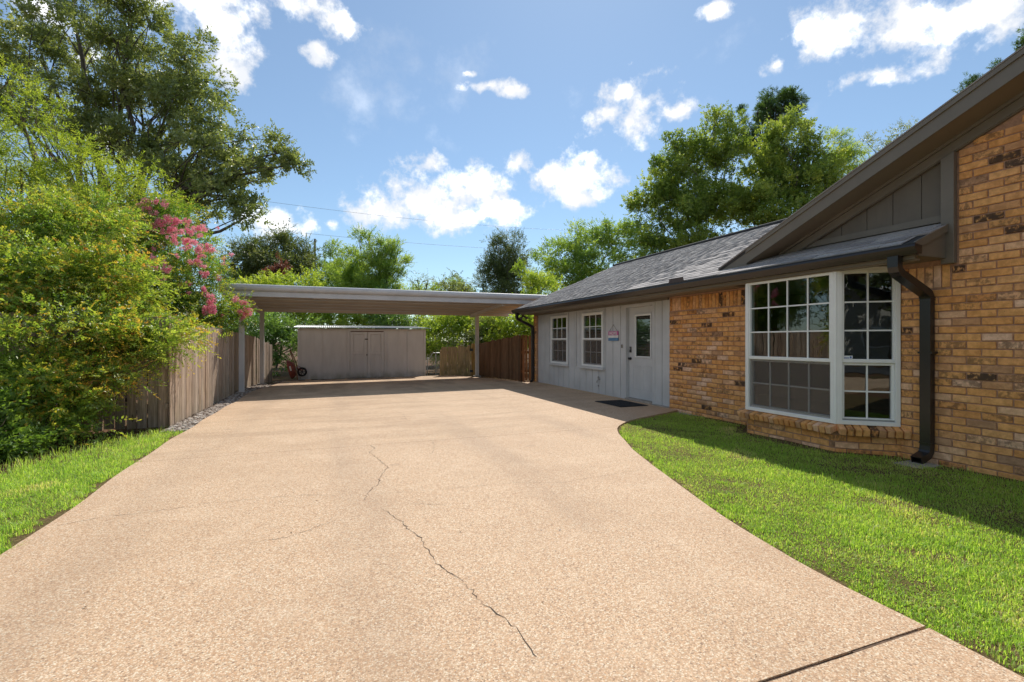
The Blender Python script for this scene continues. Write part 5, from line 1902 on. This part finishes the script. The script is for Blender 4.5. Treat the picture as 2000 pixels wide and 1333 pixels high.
# ---- what the windows mirror: the street side behind the camera
nh = thing('neighbour_house', 'pale clapboard house with grey gable roof across the street', 'house', (-9, -25, 0))
M_CLAP = paint('pale clapboard', (.42, .40, .36), .06, .7, 2, (1, 1, 22), .4)
m = MB()
m.box(-17, -1, -32, -24, -.2, 2.8)
m.prism([(-17, -24, 2.8), (-1, -24, 2.8), (-9, -24, 5.6)], (0, -8, 0))
m.build('wall', M_CLAP, nh)
m = MB()
m.prism([(-17.6, -23.5, 2.62), (-9, -23.5, 5.72), (-.4, -23.5, 2.62), (-.4, -23.5, 2.82), (-9, -23.5, 5.95), (-17.6, -23.5, 2.82)], (0, -9, 0))
m.build('roof', M_SHINGLE, nh)
for x in (-14.5, -4.5):
    w_ = MB().box(x - .8, x + .8, -24.0, -23.94, .9, 2.2).build('window_frame', M_VINYL, nh)
    MB().box(x - .72, x + .72, -23.94, -23.93, .98, 2.12).build('pane', M_INT, w_)
street = sheet('street', [-60, -20, 0, 20, 60], [-19, -16, -13], lambda x, y: -.06, paint('asphalt', (.06, .06, .062), .2, .9, 8))
bt = [('shade_tree', 'dense shade tree beyond the street to the left', -7, -14, L_MID, 71, 8), ('shade_tree', 'dense dark shade tree beyond the street to the right', 3, -16, L_DARK, 72, 9),
      ('shade_tree', 'tall shade tree behind the neighbouring house', -14, -36, L_GUM, 73, 12), ('shade_tree', 'spreading shade tree at the end of the street', 13, -22, L_GUM, 74, 9),
      ('shade_tree', 'bushy shade tree left of the front garden', -17, -6, L_MID, 75, 9), ('shade_tree', 'dark shade tree before the neighbouring house', -2, -20, L_DARK, 76, 10),
      ('shade_tree', 'broad shade tree on the corner of the front garden', -12, 1, L_DARK, 77, 8)]
for nm, lab, x, y, lm, sd, h in bt:
    tree(nm, lab, 'tree', (x, y, -.2), [(x, y, h * .58, 3, 3, 2.6), (x + 2, y + .6, h * .48, 2.2, 2.2, 2.0), (x - 2, y, h * .5, 2.2, 2.2, 2.0), (x, y, h * .85, 2, 2, 1.7)], lm, BARK,
         clumps=46, clump_r=.95, twigs=14, leaves=6, twig_len=.5, leaf_len=.40, leaf_w=.24, trunk_r=.2, fork=.5, seed=sd, limb_r=.05)

# ================================================================== GRASS, LITTER, STONES
M_GRASS = mat_leaf('grass blades', [(.18, .31, .055), (.27, .43, .07), (.36, .52, .095), (.46, .56, .15), (.62, .56, .30)], trans=.38, rough=.5, spec=.3, ttint=(1.8, 1.8, .9))


def grass(name, pts, h, seed):
    r = np.random.default_rng(seed)
    n = len(pts)
    z0 = np.array([gz(p[0], p[1]) for p in pts]) - .035
    patch = np.sin(pts[:, 0] * 5.1 + np.sin(pts[:, 1] * 3.3) * 1.5) * np.sin(pts[:, 1] * 4.3 + pts[:, 0]) * .5 + np.sin(pts[:, 0] * 13 + pts[:, 1] * 9) * .25
    B = np.column_stack([pts, z0])
    az_ = r.random(n) * 2 * np.pi
    lean = np.abs(r.normal(.55, .4, n))
    dx = np.column_stack([np.cos(az_), np.sin(az_), np.zeros(n)])
    sd = np.column_stack([-np.sin(az_), np.cos(az_), np.zeros(n)])
    hh = h * r.uniform(.55, 1.3, n) * (1 + .22 * patch)
    tuft = np.sin(pts[:, 0] * 9.7 + 2 * np.sin(pts[:, 1] * 2.1)) * np.sin(pts[:, 1] * 8.3 + 1.3 * np.sin(pts[:, 0] * 3.7))
    hh *= np.where(tuft > .72, 1.45, 1.0) * np.where(r.random(n) < .03, 1.6, 1.0)
    w = r.uniform(.0028, .0062, n)
    V = np.empty((n, 5, 3))
    V[:, 0] = B - sd * w[:, None] * .5
    V[:, 1] = B + sd * w[:, None] * .5
    mid = B + dx * (hh * lean * .35)[:, None]
    mid[:, 2] += hh * .62
    V[:, 2] = mid + sd * w[:, None] * .4
    V[:, 3] = mid - sd * w[:, None] * .4
    tp = B + dx * (hh * lean)[:, None]
    tp[:, 2] += hh * np.clip(1.05 - lean * .35, .35, 1)
    V[:, 4] = tp
    i = np.arange(n)[:, None] * 5
    T = np.concatenate([i + np.array([[0, 1, 2]]), i + np.array([[0, 2, 3]]), i + np.array([[3, 2, 4]])])
    dry = np.clip(np.sin(pts[:, 0] * 2.3 + 4) * np.sin(pts[:, 1] * 2.9 + 1) + .5 * np.sin(pts[:, 0] * 6.1 - pts[:, 1] * 4.7) - .75, 0, 1)
    tint = np.clip(.45 + .2 * patch + dry * r.random(n) * 1.1 + r.normal(0, .17, n) + np.where(r.random(n) < .05, .5, 0), 0, 1)
    o = put(name, np_mesh(name, V.reshape(-1, 3), T, M_GRASS, {'tint': np.repeat(tint, 5), 'tip': np.zeros(5 * n)}))
    o['kind'] = 'stuff'
    return o


def in_bay(x, y):
    d0 = np.interp(y, [3.66, 4.10, 5.50, 5.94], [6.34, 5.78, 5.78, 6.34])
    return (y > 3.6) & (y < 6.0) & (x > d0 - .02)


def sample(x0, x1, y0, y1, dens, keep, seed, fall):
    r = np.random.default_rng(seed)
    n = int((x1 - x0) * (y1 - y0) * dens)
    x, y = r.uniform(x0, x1, n), r.uniform(y0, y1, n)
    d = np.hypot(x, y)
    k = keep(x, y) & (r.random(n) < np.clip((fall / np.maximum(d, .5)) ** 1.4, .18, 1))
    return np.column_stack([x[k], y[k]])


EY, EXX = [p[0] for p in EDGE_R], [p[1] for p in EDGE_R]
LY, LX = [p[0] for p in EDGE_L], [p[1] for p in EDGE_L]


def keep_r(x, y):
    e = np.interp(y, EY, EXX)
    wob = .018 * np.sin(y * 17) + .015 * np.sin(y * 41 + 1) + .02 * np.sin(y * 7.3)
    bare = np.sin(x * 3.7 + 1) * np.sin(y * 4.1) + .6 * np.sin(x * 9 + y * 7)
    r = np.random.default_rng(2)
    near_wall = (x > 6.18) | (in_bay(x + .16, y)) | ((y < 3.7) & (x > 6.02) & (y > 3.1))
    return (x > e + .035 + wob) & (x < 6.29) & ~in_bay(x, y) & (y < 7.5) & ~(near_wall & (r.random(len(x)) < .8)) & ~((bare > 1.15) & (r.random(len(x)) < .55))


def keep_l(x, y):
    e = np.interp(y, LY, LX)
    lo = np.interp(y, [-9, .6, 6.25, 8.0, 8.8], [-7.2, -4.7, -3.0, -2.35, -2.12])
    wob = .025 * np.sin(y * 13) + .02 * np.sin(y * 37 + 2) + .03 * np.sin(y * 5.3)
    r = np.random.default_rng(4)
    return (x < e - .05 + 1.6 * wob) & (x > lo - .35 * r.random(len(x)) ** 2) & (y < 8.7)


grass('grass', sample(2.5, 6.32, 0.2, 7.55, 18500, keep_r, 21, 3.2), .030, 31)
grass('grass', sample(-4.4, -1.8, 2.6, 8.8, 14000, keep_l, 22, 4.2), .040, 32)
r = np.random.default_rng(8)
# weeds and long stalks along the shrub bed
wy = r.uniform(5.6, 8.7, 1500)
wx = np.interp(wy, [-9, .6, 6.25, 8.0, 8.8], [-7.2, -4.7, -3.0, -2.35, -2.12]) - np.abs(r.normal(0, .28, 1500))
grass('weeds', np.column_stack([wx, wy]), .085, 33)


def litter(name, pts, ll, stops, seed, lab=None):
    r = np.random.default_rng(seed)
    n = len(pts)
    B = np.column_stack([pts, np.array([gz(p[0], p[1]) for p in pts]) - .075 + r.uniform(0, .03, n)])
    a = r.random(n) * 6.283
    D = nrm(np.column_stack([np.cos(a), np.sin(a), r.normal(0, .22, n)]))
    NV = nrm(np.column_stack([r.normal(0, .3, n), r.normal(0, .3, n), np.ones(n)]))
    o = put(name, leaf_mesh(name, B, D, ll * r.uniform(.6, 1.3, n), ll * .5 * r.uniform(.6, 1.2, n), NV, r.random(n), np.zeros(n), mat_leaf(name, stops, trans=.1, rough=.8, spec=.1)))
    o['kind'] = 'stuff'


n = 9000
ly = r.uniform(5.0, 9.4, n)
lx = np.interp(ly, [-9, .6, 6.25, 8.0, 8.8], [-7.2, -4.7, -3.0, -2.35, -2.12]) - r.random(n) * 2.6 + .12
DRY = [(.06, .035, .02), (.12, .07, .035), (.18, .11, .06), (.09, .05, .035)]
litter('leaf_litter', np.column_stack([lx, ly]), .05, DRY, 41)
litter('leaf_litter', np.column_stack([r.uniform(5.5, 6.7, 1500), r.uniform(14.7, 18.9, 1500)]), .06, DRY, 42)
k = r.integers(0, 3, 150)
# small debris on the paving
B = np.column_stack([r.uniform(-1.7, 2.4, 90), r.uniform(1.2, 9, 90)])
Z = np.array([gz(*p) + .004 for p in B])
o = put('driveway_debris', leaf_mesh('driveway_debris', np.column_stack([B, Z]), nrm(np.column_stack([r.normal(size=90), r.normal(size=90), r.normal(0, .12, 90)])),
        r.uniform(.01, .03, 90), r.uniform(.004, .01, 90), np.tile([0, 0, 1.], (90, 1)), r.random(90), np.zeros(90), mat_leaf('debris', DRY, trans=.05)))
o['kind'] = 'stuff'

# river stones along the fence and before the shed
bm = bmesh.new()
bmesh.ops.create_icosphere(bm, subdivisions=1, radius=1.0)
ico_v = np.array([v.co[:] for v in bm.verts])
ico_f = np.array([[v.index for v in f.verts] for f in bm.faces])
bm.free()


def stones(name, pts, size, seed):
    r = np.random.default_rng(seed)
    V, T, tint = [], [], []
    for i, (x, y) in enumerate(pts):
        s = size * r.uniform(.4, 1.3)
        v = ico_v * (1 + r.normal(0, .12, (len(ico_v), 1))) * np.array([s * r.uniform(.8, 1.4), s, s * r.uniform(.4, .7)])
        a = r.random() * 6.283
        c, s_ = math.cos(a), math.sin(a)
        v = v @ np.array([[c, -s_, 0], [s_, c, 0], [0, 0, 1]]).T
        V.append(v + np.array([x, y, gz(x, y) - .05 + r.uniform(0, .02)]))
        T.append(ico_f + i * len(ico_v))
        tint += [r.random()] * len(ico_v)
    m_, q, b = mat(name)
    ti = q.n('ShaderNodeAttribute', attribute_name='tint').outputs['Fac']
    c_ = q.ramp(ti, [(0, (.13, .09, .065)), (.3, (.24, .18, .14)), (.6, (.36, .30, .25)), (1, (.50, .45, .39))])
    setb(q, b, col=c_, rough=.8)
    o = put(name, np_mesh(name, np.vstack(V), np.vstack(T), m_, {'tint': np.array(tint)}, smooth=False))
    o['kind'] = 'stuff'


n = 2600
sy = 8.75 + 9.6 * r.random(n) ** 1.25
xl = np.interp(sy, LY, LX)
sxx = xl - .03 - r.random(n) * np.maximum(.05, xl - .03 + 2.38)
stones('river_stones', np.column_stack([sxx, sy]), .034, 51)
n = 1100
sxx = r.uniform(-1.8, 4.3, n)
stones('river_stones', np.column_stack([sxx, r.uniform(19.22, 19.74, n)]), .032, 52)
print('LEAVES', NLEAF)
